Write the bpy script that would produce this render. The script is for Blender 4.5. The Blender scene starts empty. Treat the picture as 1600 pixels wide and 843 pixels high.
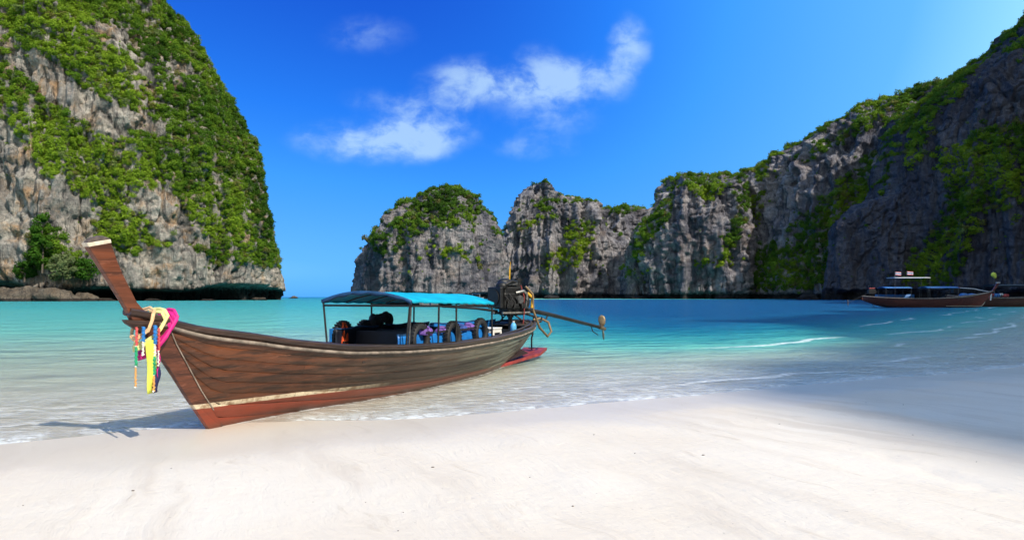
import bpy, math, random
import numpy as np
from mathutils import Vector

# ------------------------------------------------------------------ camera, sky, sun, exposure
scn = bpy.context.scene
COL = scn.collection
R = math.radians
F, HZ, EYE = 1043.0, 463.0, 1.55          # focal length in photo pixels, horizon row, eye height
cam = bpy.data.cameras.new('camera'); camo = bpy.data.objects.new('camera', cam); COL.objects.link(camo)
cam.sensor_width = 36; cam.lens = 36 * F / 1600; cam.shift_y = (HZ - 421.5) / 1600
cam.clip_start = .05; cam.clip_end = 20000
camo.location = (0, 0, EYE); camo.rotation_euler = (R(90), 0, 0)
scn.camera = camo
scn.view_settings.view_transform = 'Standard'; scn.view_settings.look = 'None'
scn.view_settings.exposure = 0.32; scn.view_settings.gamma = 1
scn.cycles.transparent_max_bounces = 12; scn.cycles.max_bounces = 5; scn.cycles.diffuse_bounces = 2; scn.cycles.use_adaptive_sampling = True; scn.cycles.adaptive_threshold = .035
scn.cycles.caustics_reflective = False; scn.cycles.caustics_refractive = False
SUN_EL = R(42); sx, sy = .70, -.714
SUNV = Vector((sx * math.cos(SUN_EL), sy * math.cos(SUN_EL), math.sin(SUN_EL))).normalized()


class NT:
    """small helper to write node trees"""
    def __init__(s, tree): s.t = tree; tree.nodes.clear()
    def n(s, typ, ins=None, **pr):
        nd = s.t.nodes.new(typ)
        for k, v in pr.items(): setattr(nd, k, v)
        for k, v in (ins or {}).items(): s.set(nd, k, v)
        return nd
    def set(s, nd, k, v):
        i = nd.inputs[k]
        if isinstance(v, bpy.types.Node): v = v.outputs[0]
        if isinstance(v, bpy.types.NodeSocket): s.t.links.new(v, i)
        else:
            if isinstance(v, (tuple, list)) and len(v) == 3 and i.type == 'RGBA': v = (*v, 1)
            i.default_value = v
    def m(s, op, a, b=0., c=0., clamp=False):
        return s.n('ShaderNodeMath', {0: a, 1: b, 2: c}, operation=op, use_clamp=clamp).outputs[0]
    def v(s, op, a, b=(0, 0, 0)):
        nd = s.n('ShaderNodeVectorMath', {0: a, 1: b}, operation=op)
        return nd.outputs[1] if op in ('LENGTH', 'DOT_PRODUCT') else nd.outputs[0]
    def mix(s, f, a, b, blend='MIX'):
        nd = s.n('ShaderNodeMix', data_type='RGBA', blend_type=blend)
        s.set(nd, 0, f); s.set(nd, 6, a); s.set(nd, 7, b); return nd.outputs[2]
    def noise(s, vec, scale, detail=4, rough=.55, dist=0.):
        return s.n('ShaderNodeTexNoise', {'Vector': vec, 'Scale': scale, 'Detail': detail, 'Roughness': rough, 'Distortion': dist}).outputs[0]
    def rng(s, x, a, b, c=0., d=1., smooth=True):
        return s.n('ShaderNodeMapRange', {0: x, 1: a, 2: b, 3: c, 4: d}, interpolation_type='SMOOTHSTEP' if smooth else 'LINEAR').outputs[0]
    def ramp(s, x, pts):
        nd = s.n('ShaderNodeValToRGB', {0: x}); e = nd.color_ramp.elements
        while len(e) < len(pts): e.new(.5)
        for i, (p, c) in enumerate(pts): e[i].position = p; e[i].color = (*c, 1)
        return nd.outputs[0]
    def bump(s, h, strength, dist, normal=None):
        nd = s.n('ShaderNodeBump', {'Height': h, 'Strength': strength, 'Distance': dist})
        if normal is not None: s.set(nd, 'Normal', normal)
        return nd.outputs[0]
    def sep(s, v): return s.n('ShaderNodeSeparateXYZ', {0: v}).outputs
    def comb(s, x, y, z): return s.n('ShaderNodeCombineXYZ', {0: x, 1: y, 2: z}).outputs[0]


world = bpy.data.worlds.new('World'); scn.world = world; world.use_nodes = True
w = NT(world.node_tree)
sky = w.n('ShaderNodeTexSky', sky_type='NISHITA', sun_disc=False, sun_elevation=SUN_EL, sun_rotation=math.atan2(sx, sy),
          altitude=0, air_density=1.0, dust_density=.35, ozone_density=4.0)
D3 = w.n('ShaderNodeTexCoord').outputs['Generated']
# deep tropical blue: the sky model's own brightness drives the colour, paler towards the sun's side
sunside = w.m('MULTIPLY', w.rng(w.v('DOT_PRODUCT', D3, (sx, sy, 0)), -.80, .5), 1.65)
skyk = w.m('ADD', w.m('DIVIDE', w.sep(sky.outputs[0])[1], 8.), sunside)
grade = w.n('ShaderNodeVectorMath', {0: w.ramp(w.m('DIVIDE', skyk, 1.6), [(.14, (.007, .068, .52)), (.25, (.018, .180, .77)), (.36, (.045, .290, .86)), (.58, (.11, .41, .90)), (.76, (.31, .68, 1.0)), (1., (.68, .75, .80))]), 1: (10, 10, 10)}, operation='MULTIPLY')
gx, gy, gz = w.sep(D3)
gyc = w.m('MAXIMUM', gy, .02)
P2 = w.comb(w.m('DIVIDE', gx, gyc), w.m('DIVIDE', gz, gyc), 0.)
wn = w.n('ShaderNodeTexNoise', {'Vector': P2, 'Scale': 7., 'Detail': 3., 'Roughness': .6}).outputs[1]
P2w = w.v('ADD', P2, w.v('MULTIPLY', w.v('SUBTRACT', wn, (.5, .5, .5)), (.07, .045, 0)))
dens = None
for (cx, cy, rx, ry, st) in [(545, 220, 120, 52, .8), (615, 228, 110, 52, .85), (668, 198, 112, 70, 1.), (724, 132, 100, 58, 1.), (790, 138, 75, 40, .85),
                             (850, 118, 75, 72, .85), (925, 122, 105, 55, .95), (985, 70, 50, 75, .95), (855, 178, 120, 60, .5), (834, 230, 95, 28, .5),
                             (600, 155, 110, 34, .42), (575, 52, 110, 50, .40)]:
    sxx, syy = F / rx, F / ry
    q = w.n('ShaderNodeVectorMath', {0: P2w, 1: (sxx, syy, 0), 2: (-(cx - 800) / rx, -(HZ - cy) / ry, 0)}, operation='MULTIPLY_ADD').outputs[0]
    g = w.m('SUBTRACT', 1., w.v('DOT_PRODUCT', q, q), clamp=True)
    g2 = w.m('MULTIPLY', g, g)
    dens = w.m('MULTIPLY', g2, st) if dens is None else w.m('MULTIPLY_ADD', g2, st, dens)
fn = w.noise(w.v('MULTIPLY', P2w, (1., 1.3, 1.)), 13., 5, .6)
fn2 = w.noise(P2w, 5., 2, .5)
cl = w.m('MULTIPLY', dens, w.m('ADD', .26, w.m('MULTIPLY', w.rng(fn, .30, .68), 1.1)))
cl = w.m('MULTIPLY', cl, w.m('ADD', .62, w.m('MULTIPLY', fn2, .7)))
cl = w.m('MULTIPLY', w.rng(cl, .03, 1.25), w.rng(gy, .05, .2))
cl = w.m('MULTIPLY', cl, .66)
skyc = w.mix(cl, grade.outputs[0], (4.6, 6.6, 8.4))
bg = w.n('ShaderNodeBackground', {'Color': skyc, 'Strength': .1})
w.n('ShaderNodeOutputWorld', {0: bg})
world.cycles.sampling_method = 'MANUAL'; world.cycles.sample_map_resolution = 512

sl = bpy.data.lights.new('sun', 'SUN'); sl.energy = 4.6; sl.angle = R(.5); sl.color = (1, .925, .80)
so = bpy.data.objects.new('sun', sl); COL.objects.link(so); so.location = (60, -60, 80)
so.rotation_euler = (-SUNV).to_track_quat('-Z', 'Y').to_euler()

# ------------------------------------------------------------------ helpers
random.seed(4); rs = np.random.RandomState(7)


def tag(o, label=None, cat=None, group=None, kind=None):
    if label: o['label'] = label
    if cat: o['category'] = cat
    if group: o['group'] = group
    if kind: o['kind'] = kind
    return o


def empty(name, loc=(0, 0, 0), rz=0):
    o = bpy.data.objects.new(name, None); COL.objects.link(o); o.location = loc; o.rotation_euler = (0, 0, rz)
    o.empty_display_size = .2
    return o


def link_mesh(name, me, mat, parent=None):
    o = bpy.data.objects.new(name, me); COL.objects.link(o)
    if mat is not None and not me.materials: me.materials.append(mat)
    if parent is not None: o.parent = parent
    return o


def np_mesh(name, V, Q, smooth=True):
    """mesh from numpy verts (n,3) and quads (m,4)"""
    me = bpy.data.meshes.new(name)
    V = np.asarray(V, np.float32); Q = np.asarray(Q, np.int32); k = Q.shape[1]
    me.vertices.add(len(V)); me.vertices.foreach_set('co', V.ravel())
    me.loops.add(Q.size); me.loops.foreach_set('vertex_index', Q.ravel())
    me.polygons.add(len(Q)); me.polygons.foreach_set('loop_start', np.arange(0, Q.size, k, dtype=np.int32))
    me.polygons.foreach_set('use_smooth', np.full(len(Q), smooth))
    me.update(calc_edges=True); me.validate()
    return me


def grid_quads(nu, nv, closed_u=False):
    u = np.arange(nu if closed_u else nu - 1); v = np.arange(nv - 1)
    U, Vv = np.meshgrid(u, v, indexing='ij'); U2 = (U + 1) % nu
    return np.stack([U * nv + Vv, U2 * nv + Vv, U2 * nv + Vv + 1, U * nv + Vv + 1], -1).reshape(-1, 4)


class MB:
    """collects shapes and links them as one mesh object"""
    def __init__(s): s.v = []; s.f = []; s.sm = []
    def add(s, vs, fs, smooth=False):
        o = len(s.v); s.v += [tuple(map(float, p)) for p in vs]; s.f += [tuple(i + o for i in f) for f in fs]; s.sm += [smooth] * len(fs)
        return s
    def box(s, c, d, rot=None, taper=1.):
        x, y, z = (k / 2 for k in d); vs = []
        for a, b, e in [(-1, -1, -1), (1, -1, -1), (1, 1, -1), (-1, 1, -1), (-1, -1, 1), (1, -1, 1), (1, 1, 1), (-1, 1, 1)]:
            t = taper if e > 0 else 1
            p = Vector((a * x * t, b * y * t, e * z))
            if rot is not None: p.rotate(rot)
            vs.append(p + Vector(c))
        return s.add(vs, [(0, 3, 2, 1), (4, 5, 6, 7), (0, 1, 5, 4), (1, 2, 6, 5), (2, 3, 7, 6), (3, 0, 4, 7)])
    def tube(s, pts, r, n=8, flat=1., closed=False, caps=True):
        P = [Vector(p) for p in pts]; m = len(P); rr = r if isinstance(r, (list, tuple)) else [r] * m
        vs = []; prev = None
        for i in range(m):
            if closed: t = P[(i + 1) % m] - P[i - 1]
            else: t = P[min(i + 1, m - 1)] - P[max(i - 1, 0)]
            t.normalize()
            a = prev if prev is not None else (Vector((0, 0, 1)) if abs(t.z) < .9 else Vector((1, 0, 0)))
            a = (a - t * a.dot(t)); a = a.normalized() if a.length > 1e-6 else t.orthogonal().normalized()
            prev = a; b = t.cross(a)
            for k in range(n):
                q = 2 * math.pi * k / n
                vs.append(P[i] + a * math.cos(q) * rr[i] + b * math.sin(q) * rr[i] * flat)
        fs = []
        for i in range(m if closed else m - 1):
            j = (i + 1) % m
            for k in range(n):
                l = (k + 1) % n; fs.append((i * n + k, i * n + l, j * n + l, j * n + k))
        s.add(vs, fs, True)
        if caps and not closed:
            s.add(vs[:n], [tuple(range(n))[::-1]]); s.add(vs[-n:], [tuple(range(n))])
        return s
    def prism(s, poly, h0, h1, axis='y', taper=1.):
        """polygon in (x,z) extruded along y"""
        n = len(poly); vs = []
        for h in (h0, h1):
            for a, b in poly: vs.append((a, h, b) if axis == 'y' else (a, b, h))
        fs = [tuple(range(n)), tuple(range(n, 2 * n))[::-1]] + [(i, i + n, (i + 1) % n + n, (i + 1) % n) for i in range(n)]
        return s.add(vs, fs)
    def sheet(s, G, smooth=True):
        G = np.asarray(G); nu, nv = G.shape[:2]
        return s.add(G.reshape(-1, 3), grid_quads(nu, nv).tolist(), smooth)
    def ball(s, c, r, n=10, m=7):
        vs = []; r = r if isinstance(r, (tuple, list)) else (r, r, r)
        for i in range(m + 1):
            a = math.pi * i / m
            for k in range(n):
                q = 2 * math.pi * k / n
                vs.append((c[0] + r[0] * math.sin(a) * math.cos(q), c[1] + r[1] * math.sin(a) * math.sin(q), c[2] + r[2] * math.cos(a)))
        fs = [(i * n + k, i * n + (k + 1) % n, (i + 1) * n + (k + 1) % n, (i + 1) * n + k) for i in range(m) for k in range(n)]
        return s.add(vs, fs, True)
    def build(s, name, mat, parent=None, solid=0., bevel=0., sub=0):
        me = bpy.data.meshes.new(name); me.from_pydata(s.v, [], s.f)
        me.polygons.foreach_set('use_smooth', s.sm); me.update()
        o = link_mesh(name, me, mat, parent)
        if solid: md = o.modifiers.new('s', 'SOLIDIFY'); md.thickness = solid; md.offset = 0
        if bevel: md = o.modifiers.new('b', 'BEVEL'); md.width = bevel; md.segments = 2; md.limit_method = 'ANGLE'
        if sub: md = o.modifiers.new('u', 'SUBSURF'); md.levels = sub; md.render_levels = sub
        return o


def _h(ix, iy, iz, seed):
    h = (ix.astype(np.uint32) * np.uint32(374761393)) ^ (iy.astype(np.uint32) * np.uint32(668265263)) ^ (iz.astype(np.uint32) * np.uint32(2246822519)) ^ np.uint32(seed * 3266489917 & 0xffffffff)
    h = (h ^ (h >> np.uint32(15))) * np.uint32(2246822519); h = (h ^ (h >> np.uint32(13))) * np.uint32(3266489917)
    return ((h ^ (h >> np.uint32(16))) & np.uint32(0xffffff)).astype(np.float32) / 16777215.


def vn(x, y, z, seed=1):
    x, y, z = np.broadcast_arrays(np.asarray(x, np.float32), np.asarray(y, np.float32), np.asarray(z, np.float32))
    ix, iy, iz = (np.floor(a).astype(np.int64) for a in (x, y, z))
    fx, fy, fz = x - ix, y - iy, z - iz
    fx, fy, fz = (a * a * a * (a * (a * 6 - 15) + 10) for a in (fx, fy, fz))
    r = 0
    for dx in (0, 1):
        for dy in (0, 1):
            for dz in (0, 1):
                r = r + _h(ix + dx, iy + dy, iz + dz, seed) * (fx if dx else 1 - fx) * (fy if dy else 1 - fy) * (fz if dz else 1 - fz)
    return r


def fbm(x, y, z, oc=4, seed=1, g=.5):
    r = 0; a = 1.; t = 0
    for i in range(oc):
        k = 2.03 ** i; r = r + a * vn(x * k + 17.3 * i, y * k + 9.1 * i, z * k + 3.7 * i, seed + i); t += a; a *= g
    return r / t


def sstep(x, a, b):
    t = np.clip((x - a) / (b - a), 0, 1); return t * t * (3 - 2 * t)


def px_x(px, d): return (px - 800) / F * d
def px_z(py, d): return EYE - (py - HZ) / F * d

# ------------------------------------------------------------------ materials
MATS = {}


def new_mat(name):
    m = bpy.data.materials.new(name); m.use_nodes = True; MATS[name] = m
    return m, NT(m.node_tree)


def finish(t, sh): t.n('ShaderNodeOutputMaterial', {0: sh})


def plain(name, col, rough=.6, metal=0., var=.25, scale=6., spec=.5, bump=.0):
    m, t = new_mat(name)
    co = t.n('ShaderNodeTexCoord').outputs['Object']
    nz = t.noise(co, scale, 6, .6)
    f = t.m('MULTIPLY', t.rng(nz, .3, .75), 1.)
    c = t.mix(f, tuple(k * (1 - var) for k in col), tuple(min(1, k * (1 + var)) for k in col))
    p = t.n('ShaderNodeBsdfPrincipled', {'Base Color': c, 'Roughness': t.m('ADD', rough - .08, t.m('MULTIPLY', nz, .16)), 'Metallic': metal, 'Specular IOR Level': spec})
    if bump: t.set(p, 'Normal', t.bump(t.noise(co, scale * 4, 5), .6, bump))
    finish(t, p); return m


def rock_mat(name, base, pale, tan, dark, s=1., stain=.5, notch_shade=3.):
    m, t = new_mat(name)
    g = t.n('ShaderNodeNewGeometry').outputs['Position']
    st = t.v('MULTIPLY', g, (.16 * s, .16 * s, .022 * s))
    hz = t.v('MULTIPLY', g, (.05 * s, .05 * s, .30 * s))
    n1 = t.noise(g, .035 * s, 3, .6)
    n2 = t.noise(st, 1., 4, .65, .4)
    n3 = t.noise(g, .35 * s, 5, .72)
    n4 = t.noise(hz, 1., 3, .6, .6)
    n5 = t.noise(st, 2.7, 4, .6, .5)
    c = t.mix(t.rng(n1, .38, .66), base, pale)
    c = t.mix(t.m('MULTIPLY', t.rng(t.noise(g, .05 * s, 5, .6, .5), .5, .68), stain), c, tan)
    c = t.mix(t.m('MULTIPLY', t.rng(n2, .50, .64), .82), c, dark)
    c = t.mix(t.m('MULTIPLY', t.rng(n5, .52, .66), .62), c, pale)
    c = t.mix(t.m('MULTIPLY', t.rng(n4, .52, .75), .4), c, dark)
    c = t.mix(t.rng(n3, .3, .7, .55, 0.), c, dark)
    # sea-notch shade painted near-black into the rock just above the water
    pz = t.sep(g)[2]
    c = t.mix(t.m('MULTIPLY', t.rng(t.m('ADD', pz, t.m('MULTIPLY', t.m('SUBTRACT', n5, .5), notch_shade)), notch_shade * 1.25, notch_shade * .8), .9), c, (.018, .017, .017))
    hgt = t.m('ADD', t.m('ADD', t.m('MULTIPLY', n3, 1.2), t.m('MULTIPLY', n2, 1.8)), t.m('MULTIPLY', n5, 1.0))
    b = t.bump(hgt, 1., 2.2 / s)
    p = t.n('ShaderNodeBsdfPrincipled', {'Base Color': c, 'Roughness': .92, 'Specular IOR Level': .15, 'Normal': b})
    finish(t, p); return m


def leaf_mat(name, dark, mid, lime, tint=None):
    m, t = new_mat(name)
    at = t.n('ShaderNodeAttribute', attribute_name='tint', attribute_type='INSTANCER').outputs['Fac']
    if tint is not None: at = tint
    ri = t.n('ShaderNodeObjectInfo').outputs['Random']
    isl = t.n('ShaderNodeNewGeometry').outputs['Random Per Island']
    k = t.m('ADD', at, t.m('MULTIPLY', t.m('SUBTRACT', ri, .5), .42))
    k = t.m('ADD', k, t.m('MULTIPLY', t.m('SUBTRACT', isl, .5), .22))
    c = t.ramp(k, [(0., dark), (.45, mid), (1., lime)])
    c = t.mix(t.m('MULTIPLY', t.rng(ri, .93, .945), .75), c, (.15, .115, .055))
    c = t.mix(t.m('MULTIPLY', t.rng(ri, .05, .045), .6), c, (.20, .23, .11))
    d = t.n('ShaderNodeBsdfDiffuse', {'Color': c})
    tr = t.n('ShaderNodeBsdfTranslucent', {'Color': t.mix(.5, c, lime)})
    ms = t.n('ShaderNodeMixShader', {0: .28, 1: d, 2: tr})
    finish(t, ms); return m


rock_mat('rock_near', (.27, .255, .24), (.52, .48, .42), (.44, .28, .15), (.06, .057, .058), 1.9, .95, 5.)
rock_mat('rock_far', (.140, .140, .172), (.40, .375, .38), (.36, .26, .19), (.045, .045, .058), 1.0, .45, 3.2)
rock_mat('rock_shade', (.060, .060, .078), (.14, .137, .155), (.10, .085, .085), (.04, .04, .052), 1.2, .3, 3.5)  # shade of the right wall put into the rock colour, darker and bluer
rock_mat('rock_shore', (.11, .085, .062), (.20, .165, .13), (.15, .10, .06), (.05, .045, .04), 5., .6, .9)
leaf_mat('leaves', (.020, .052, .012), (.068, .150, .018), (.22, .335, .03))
leaf_mat('leaves_far', (.024, .060, .016), (.075, .16, .022), (.24, .34, .03))

# ------------------------------------------------------------------ beach and sea
SHX = np.array([-400, -120, -40, -15, -5.46, -3.7, -1.66, .46, 3.7, 5.9, 8.8, 13.0, 22, 45, 80, 125, 170, 400])
SHY = np.array([-150, -40, -4, 3.6, 7.0, 7.7, 8.55, 9.6, 11.1, 12.2, 13.6, 16.3, 24, 50, 92, 140, 180, 330])


def smooth_interp(x, xs, ys):
    """monotone-ish cubic through the points"""
    xs = np.asarray(xs, float); ys = np.asarray(ys, float)
    dl = np.diff(ys) / np.diff(xs); mt = np.empty_like(xs); mt[1:-1] = (dl[:-1] + dl[1:]) / 2; mt[0] = dl[0]; mt[-1] = dl[-1]
    i = np.clip(np.searchsorted(xs, x) - 1, 0, len(xs) - 2); h = xs[i + 1] - xs[i]; t = np.clip((x - xs[i]) / h, -.5, 1.5)
    return ((2 * t ** 3 - 3 * t ** 2 + 1) * ys[i] + (t ** 3 - 2 * t ** 2 + t) * h * mt[i] + (-2 * t ** 3 + 3 * t ** 2) * ys[i + 1] + (t ** 3 - t ** 2) * h * mt[i + 1])


def shore_d(x, y):
    """signed distance to the shoreline, positive towards the sea"""
    ys = smooth_interp(x, SHX, SHY); e = .05
    sl = (smooth_interp(x + e, SHX, SHY) - ys) / e
    d = (y - ys) / np.sqrt(1 + sl * sl)
    near = np.exp(-np.abs(d) / 12)
    return d + near * (.55 * (fbm(x * .23, y * .23, 0, 3, 11) - .5) * 2 + .16 * (fbm(x * 1.1, y * 1.1, 0, 3, 12) - .5) * 2)


def depth_of(d, x, y):
    dep = np.interp(d, [-60, -12, 0, 2, 5, 9, 14, 22, 40, 80, 160, 300, 700, 3000], [-1.6, -.34, 0, .07, .2, .45, .85, 1.5, 2.6, 3.8, 5., 6., 9., 20.])
    side = sstep(x / np.maximum(y, 4), -.12, .36)
    bar = 1 - .94 * sstep(y, 330, 370) * (1 - sstep(y, 520, 560)) * sstep(x / np.maximum(y, 4), -.03, .02)
    return np.where(dep > 0, bar * dep * (.40 + 5.4 * side * sstep(d, -2, 20)), dep)


def graded(lims, n):
    """graded spacing: dense near the first limit"""
    a, b, c = lims; t = np.linspace(0, 1, n); return a + c * (np.power(b / c + 1, t) - 1)


gxs = np.concatenate([-graded((0, 2400, 2.5), 400)[::-1][:-1], graded((0, 2400, 2.5), 400)])
gys = np.unique(np.concatenate([np.linspace(-400, 0, 30)[:-1], np.linspace(0, 3, 20)[:-1], graded((3, 2500, 2.5), 500)]))
GX, GY = np.meshgrid(gxs, gys, indexing='ij')
gd = shore_d(GX, GY); gdep = depth_of(gd, GX, GY)
GZ = np.where(gd > 0, -np.minimum(gdep, .012 * gd + .0004 * gd ** 2), -gdep)      # very gently shelving bed
land = sstep(-gd, .1, 1.5) * np.exp(-(GY ** 2 + GX ** 2) / 40 ** 2)
nx_, ny_ = -.43, .9      # run-off lines go down the beach
ac = GX * ny_ - GY * nx_; al = GX * nx_ + GY * ny_
wob = fbm(GX * .5, GY * .5, 0, 3, 31)
GZ += land * (.035 * (fbm(ac * 1.3 + wob * 1.5, al * .22, 0, 4, 21) - .5) + .05 * (fbm(GX * .35, GY * .35, 0, 3, 25) - .5))
rill = 1 - np.abs(vn(ac * 1.7 + 2.2 * wob, al * .16, 0, 27) * 2 - 1)
GZ -= land * .03 * np.clip((rill - .93) / .07, 0, 1) * sstep(vn(GX * .8, GY * .5, 3, 29), .5, .8)
me = np_mesh('sand', np.stack([GX, GY, GZ], -1).reshape(-1, 3), grid_quads(*GX.shape))
a = me.attributes.new('shore', 'FLOAT', 'POINT'); a.data.foreach_set('value', gd.astype(np.float32).ravel())

m, t = new_mat('sand')
pos = t.n('ShaderNodeNewGeometry').outputs['Position']
sh = t.n('ShaderNodeAttribute', attribute_name='shore').outputs['Fac']
rot = t.n('ShaderNodeVectorRotate', {'Vector': pos, 'Angle': R(-25)}, rotation_type='Z_AXIS').outputs[0]
strk = t.v('MULTIPLY', rot, (1.3, .16, 1))
wn_ = t.n('ShaderNodeTexNoise', {'Vector': pos, 'Scale': .6, 'Detail': 3.}).outputs[1]
strk = t.v('ADD', strk, t.v('MULTIPLY', wn_, (1.1, .3, 0)))
n1 = t.noise(strk, 1.2, 7, .62)
n2 = t.noise(pos, 220., 3, .7)
n3 = t.noise(pos, .55, 5, .55)
n4 = t.noise(pos, 9., 6, .65)
n5 = t.noise(strk, 4.5, 6, .65, .3)
wet = t.rng(t.m('ADD', sh, t.m('MULTIPLY', t.m('SUBTRACT', n3, .5), 3.2)), -2.6, -.5)
c = t.mix(t.rng(n3, .35, .65), (.66, .585, .495), (.705, .64, .555))
c = t.mix(t.m('MULTIPLY', t.rng(n1, .48, .68), .7), c, (.56, .485, .405))
c = t.mix(t.m('MULTIPLY', t.rng(n5, .58, .72), .5), c, (.47, .395, .315))
c = t.mix(t.rng(n2, .35, .75, 0., .22), c, (.46, .40, .34))
c = t.mix(t.m('MULTIPLY', t.rng(t.noise(pos, 28., 2, .5), .73, .78), .6), c, (.30, .26, .22))
under = t.rng(sh, .0, 1.2)
c = t.mix(t.m('MULTIPLY', wet, t.rng(under, 0., 1., .62, .25)), c, (.545, .485, .42))
rip = t.noise(t.v('ADD', t.v('MULTIPLY', rot, (.9, 7.5, 1.)), t.v('MULTIPLY', wn_, (.5, 1.6, 0))), 1., 4, .6, .4)
hgt = t.m('ADD', t.m('ADD', t.m('MULTIPLY', n1, .5), t.m('MULTIPLY', n4, .16)), t.m('ADD', t.m('MULTIPLY', n2, .03), t.m('MULTIPLY', n5, .26)))
b = t.bump(hgt, t.rng(wet, 0, 1, 1., .3), .06)
b = t.bump(rip, t.m('MULTIPLY', under, .9), .10, b)
p = t.n('ShaderNodeBsdfPrincipled', {'Base Color': c, 'Roughness': t.rng(wet, 0., 1., .85, .38), 'Specular IOR Level': t.rng(wet, 0., 1., .15, .35), 'Normal': b})
finish(t, p)
tag(link_mesh('ground', me, MATS['sand']), 'pale cream sand beach sloping into the sea', 'sand', kind='structure')

# water sheet with real ripples; colour follows the depth of the bay
wa = np.linspace(R(-74), R(74), 560); wr = graded((4.6, 2480, 7.), 600)
WA, WR = np.meshgrid(wa, wr, indexing='ij')
WX, WY = np.sin(WA) * WR, np.cos(WA) * WR
wd = shore_d(WX, WY); wdep = depth_of(wd, WX, WY)
ripple = np.exp(-WR / 60)
WZ = .012 * (fbm(WX * 1.4, WY * 3.2, 0, 3, 41) - .5) * 2 * ripple * sstep(wd, .1, 3)
wob2 = 1.6 * (fbm(WX * .16, WY * .16, 0, 3, 43) - .5) * 2
crest = np.zeros_like(wd); crestf = np.zeros_like(wd)
for c0, amp, wid, x0, x1 in [(2.6, .025, .3, 4, 60), (4.6, .035, .34, 8, 90), (1.3, .02, .25, -2, 9), (7.2, .03, .34, 3, 60), (2.6, .012, .3, -14, -4), (11., .02, .35, 16, 80)]:
    u = (wd + wob2 * .7 - c0)
    gate = sstep(WX, x0, x0 + 3) * (1 - sstep(WX, x1 - 3, x1)) * (.35 + .65 * sstep(fbm(WX * .3, WY * .3, c0, 2, 47), .35, .6))
    crest += gate * amp * np.exp(-(u / wid) ** 2)
    crestf += gate * np.exp(-((u + wid * .35) / (wid * .45)) ** 2)
WZ += crest
# broken foam where the swash meets the hull
hx, hy = (WX + 3.557) * .386 + (WY - 7.81) * .9225, -(WX + 3.557) * .9225 + (WY - 7.81) * .386
hb_ = np.interp(hx, [-.3, 0, 1.4, 2.7, 3.7, 5, 6.4, 8.3, 9.5], [0, .03, .12, .46, .6, .65, .62, .2, 0]); he = np.abs(hy) - hb_
crestf += .75 * np.exp(-(np.clip(he, 0, 9) / .16) ** 2) * (hx > -.4) * (hx < 8.8) * (.4 + .8 * fbm(WX * 2.2, WY * 2.2, 0, 2, 49))
me = np_mesh('water', np.stack([WX, WY, WZ], -1).reshape(-1, 3), grid_quads(*WX.shape))
for nm, arr in (('shore', wd), ('depth', wdep), ('crest', crestf)):
    a = me.attributes.new(nm, 'FLOAT', 'POINT'); a.data.foreach_set('value', arr.astype(np.float32).ravel())
m, t = new_mat('sea_water')
pos = t.n('ShaderNodeNewGeometry').outputs['Position']
sh = t.n('ShaderNodeAttribute', attribute_name='shore').outputs['Fac']
dp = t.n('ShaderNodeAttribute', attribute_name='depth').outputs['Fac']
cr = t.n('ShaderNodeAttribute', attribute_name='crest').outputs['Fac']
big = t.noise(pos, .02, 4, .55)
dpn = t.m('MULTIPLY', dp, t.m('ADD', .72, t.m('MULTIPLY', big, .56)))
body = t.ramp(t.m('POWER', t.m('DIVIDE', dpn, 10., clamp=True), .5),
              [(0., (.70, .70, .59)), (.14, (.46, .62, .52)), (.27, (.15, .48, .42)), (.40, (.05, .34, .34)), (.58, (.012, .20, .27)), (.78, (.005, .12, .235)), (1., (.004, .075, .19))])
alpha = t.m('SUBTRACT', 1., t.m('EXPONENT', t.m('MULTIPLY', dpn, -3.0)), clamp=True)
wv = t.v('MULTIPLY', pos, (1., 2.6, 1.))
w1 = t.noise(wv, .9, 5, .6, .3); w2 = t.noise(wv, 4., 5, .62, .2); w3 = t.noise(t.v('MULTIPLY', pos, (1, 1.8, 1)), .22, 3, .5)
hh = t.m('ADD', t.m('ADD', t.m('MULTIPLY', w1, .30), t.m('MULTIPLY', w2, .075)), t.m('ADD', t.m('MULTIPLY', w3, 1.1), t.m('MULTIPLY', t.noise(t.v('MULTIPLY', pos, (1., 1.9, 1.)), .5, 3, .55, .3), .7)))
nb = t.bump(hh, t.rng(sh, 0., 9., .28, 1.), 1.)
fr = t.n('ShaderNodeFresnel', {'IOR': 1.333, 'Normal': nb}).outputs[0]
dif = t.n('ShaderNodeBsdfDiffuse', {'Color': body, 'Normal': nb})
trn = t.n('ShaderNodeBsdfTransparent', {'Color': t.mix(alpha, (.99, .995, .985), (.80, .94, .90))})
bs = t.n('ShaderNodeMixShader', {0: alpha, 1: trn, 2: dif})
gl = t.n('ShaderNodeBsdfGlossy', {'Color': (.95, .97, 1), 'Roughness': .16, 'Normal': nb})
surf = t.n('ShaderNodeMixShader', {0: t.m('MULTIPLY', t.m('MINIMUM', fr, .55), .8), 1: bs, 2: gl})
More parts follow.
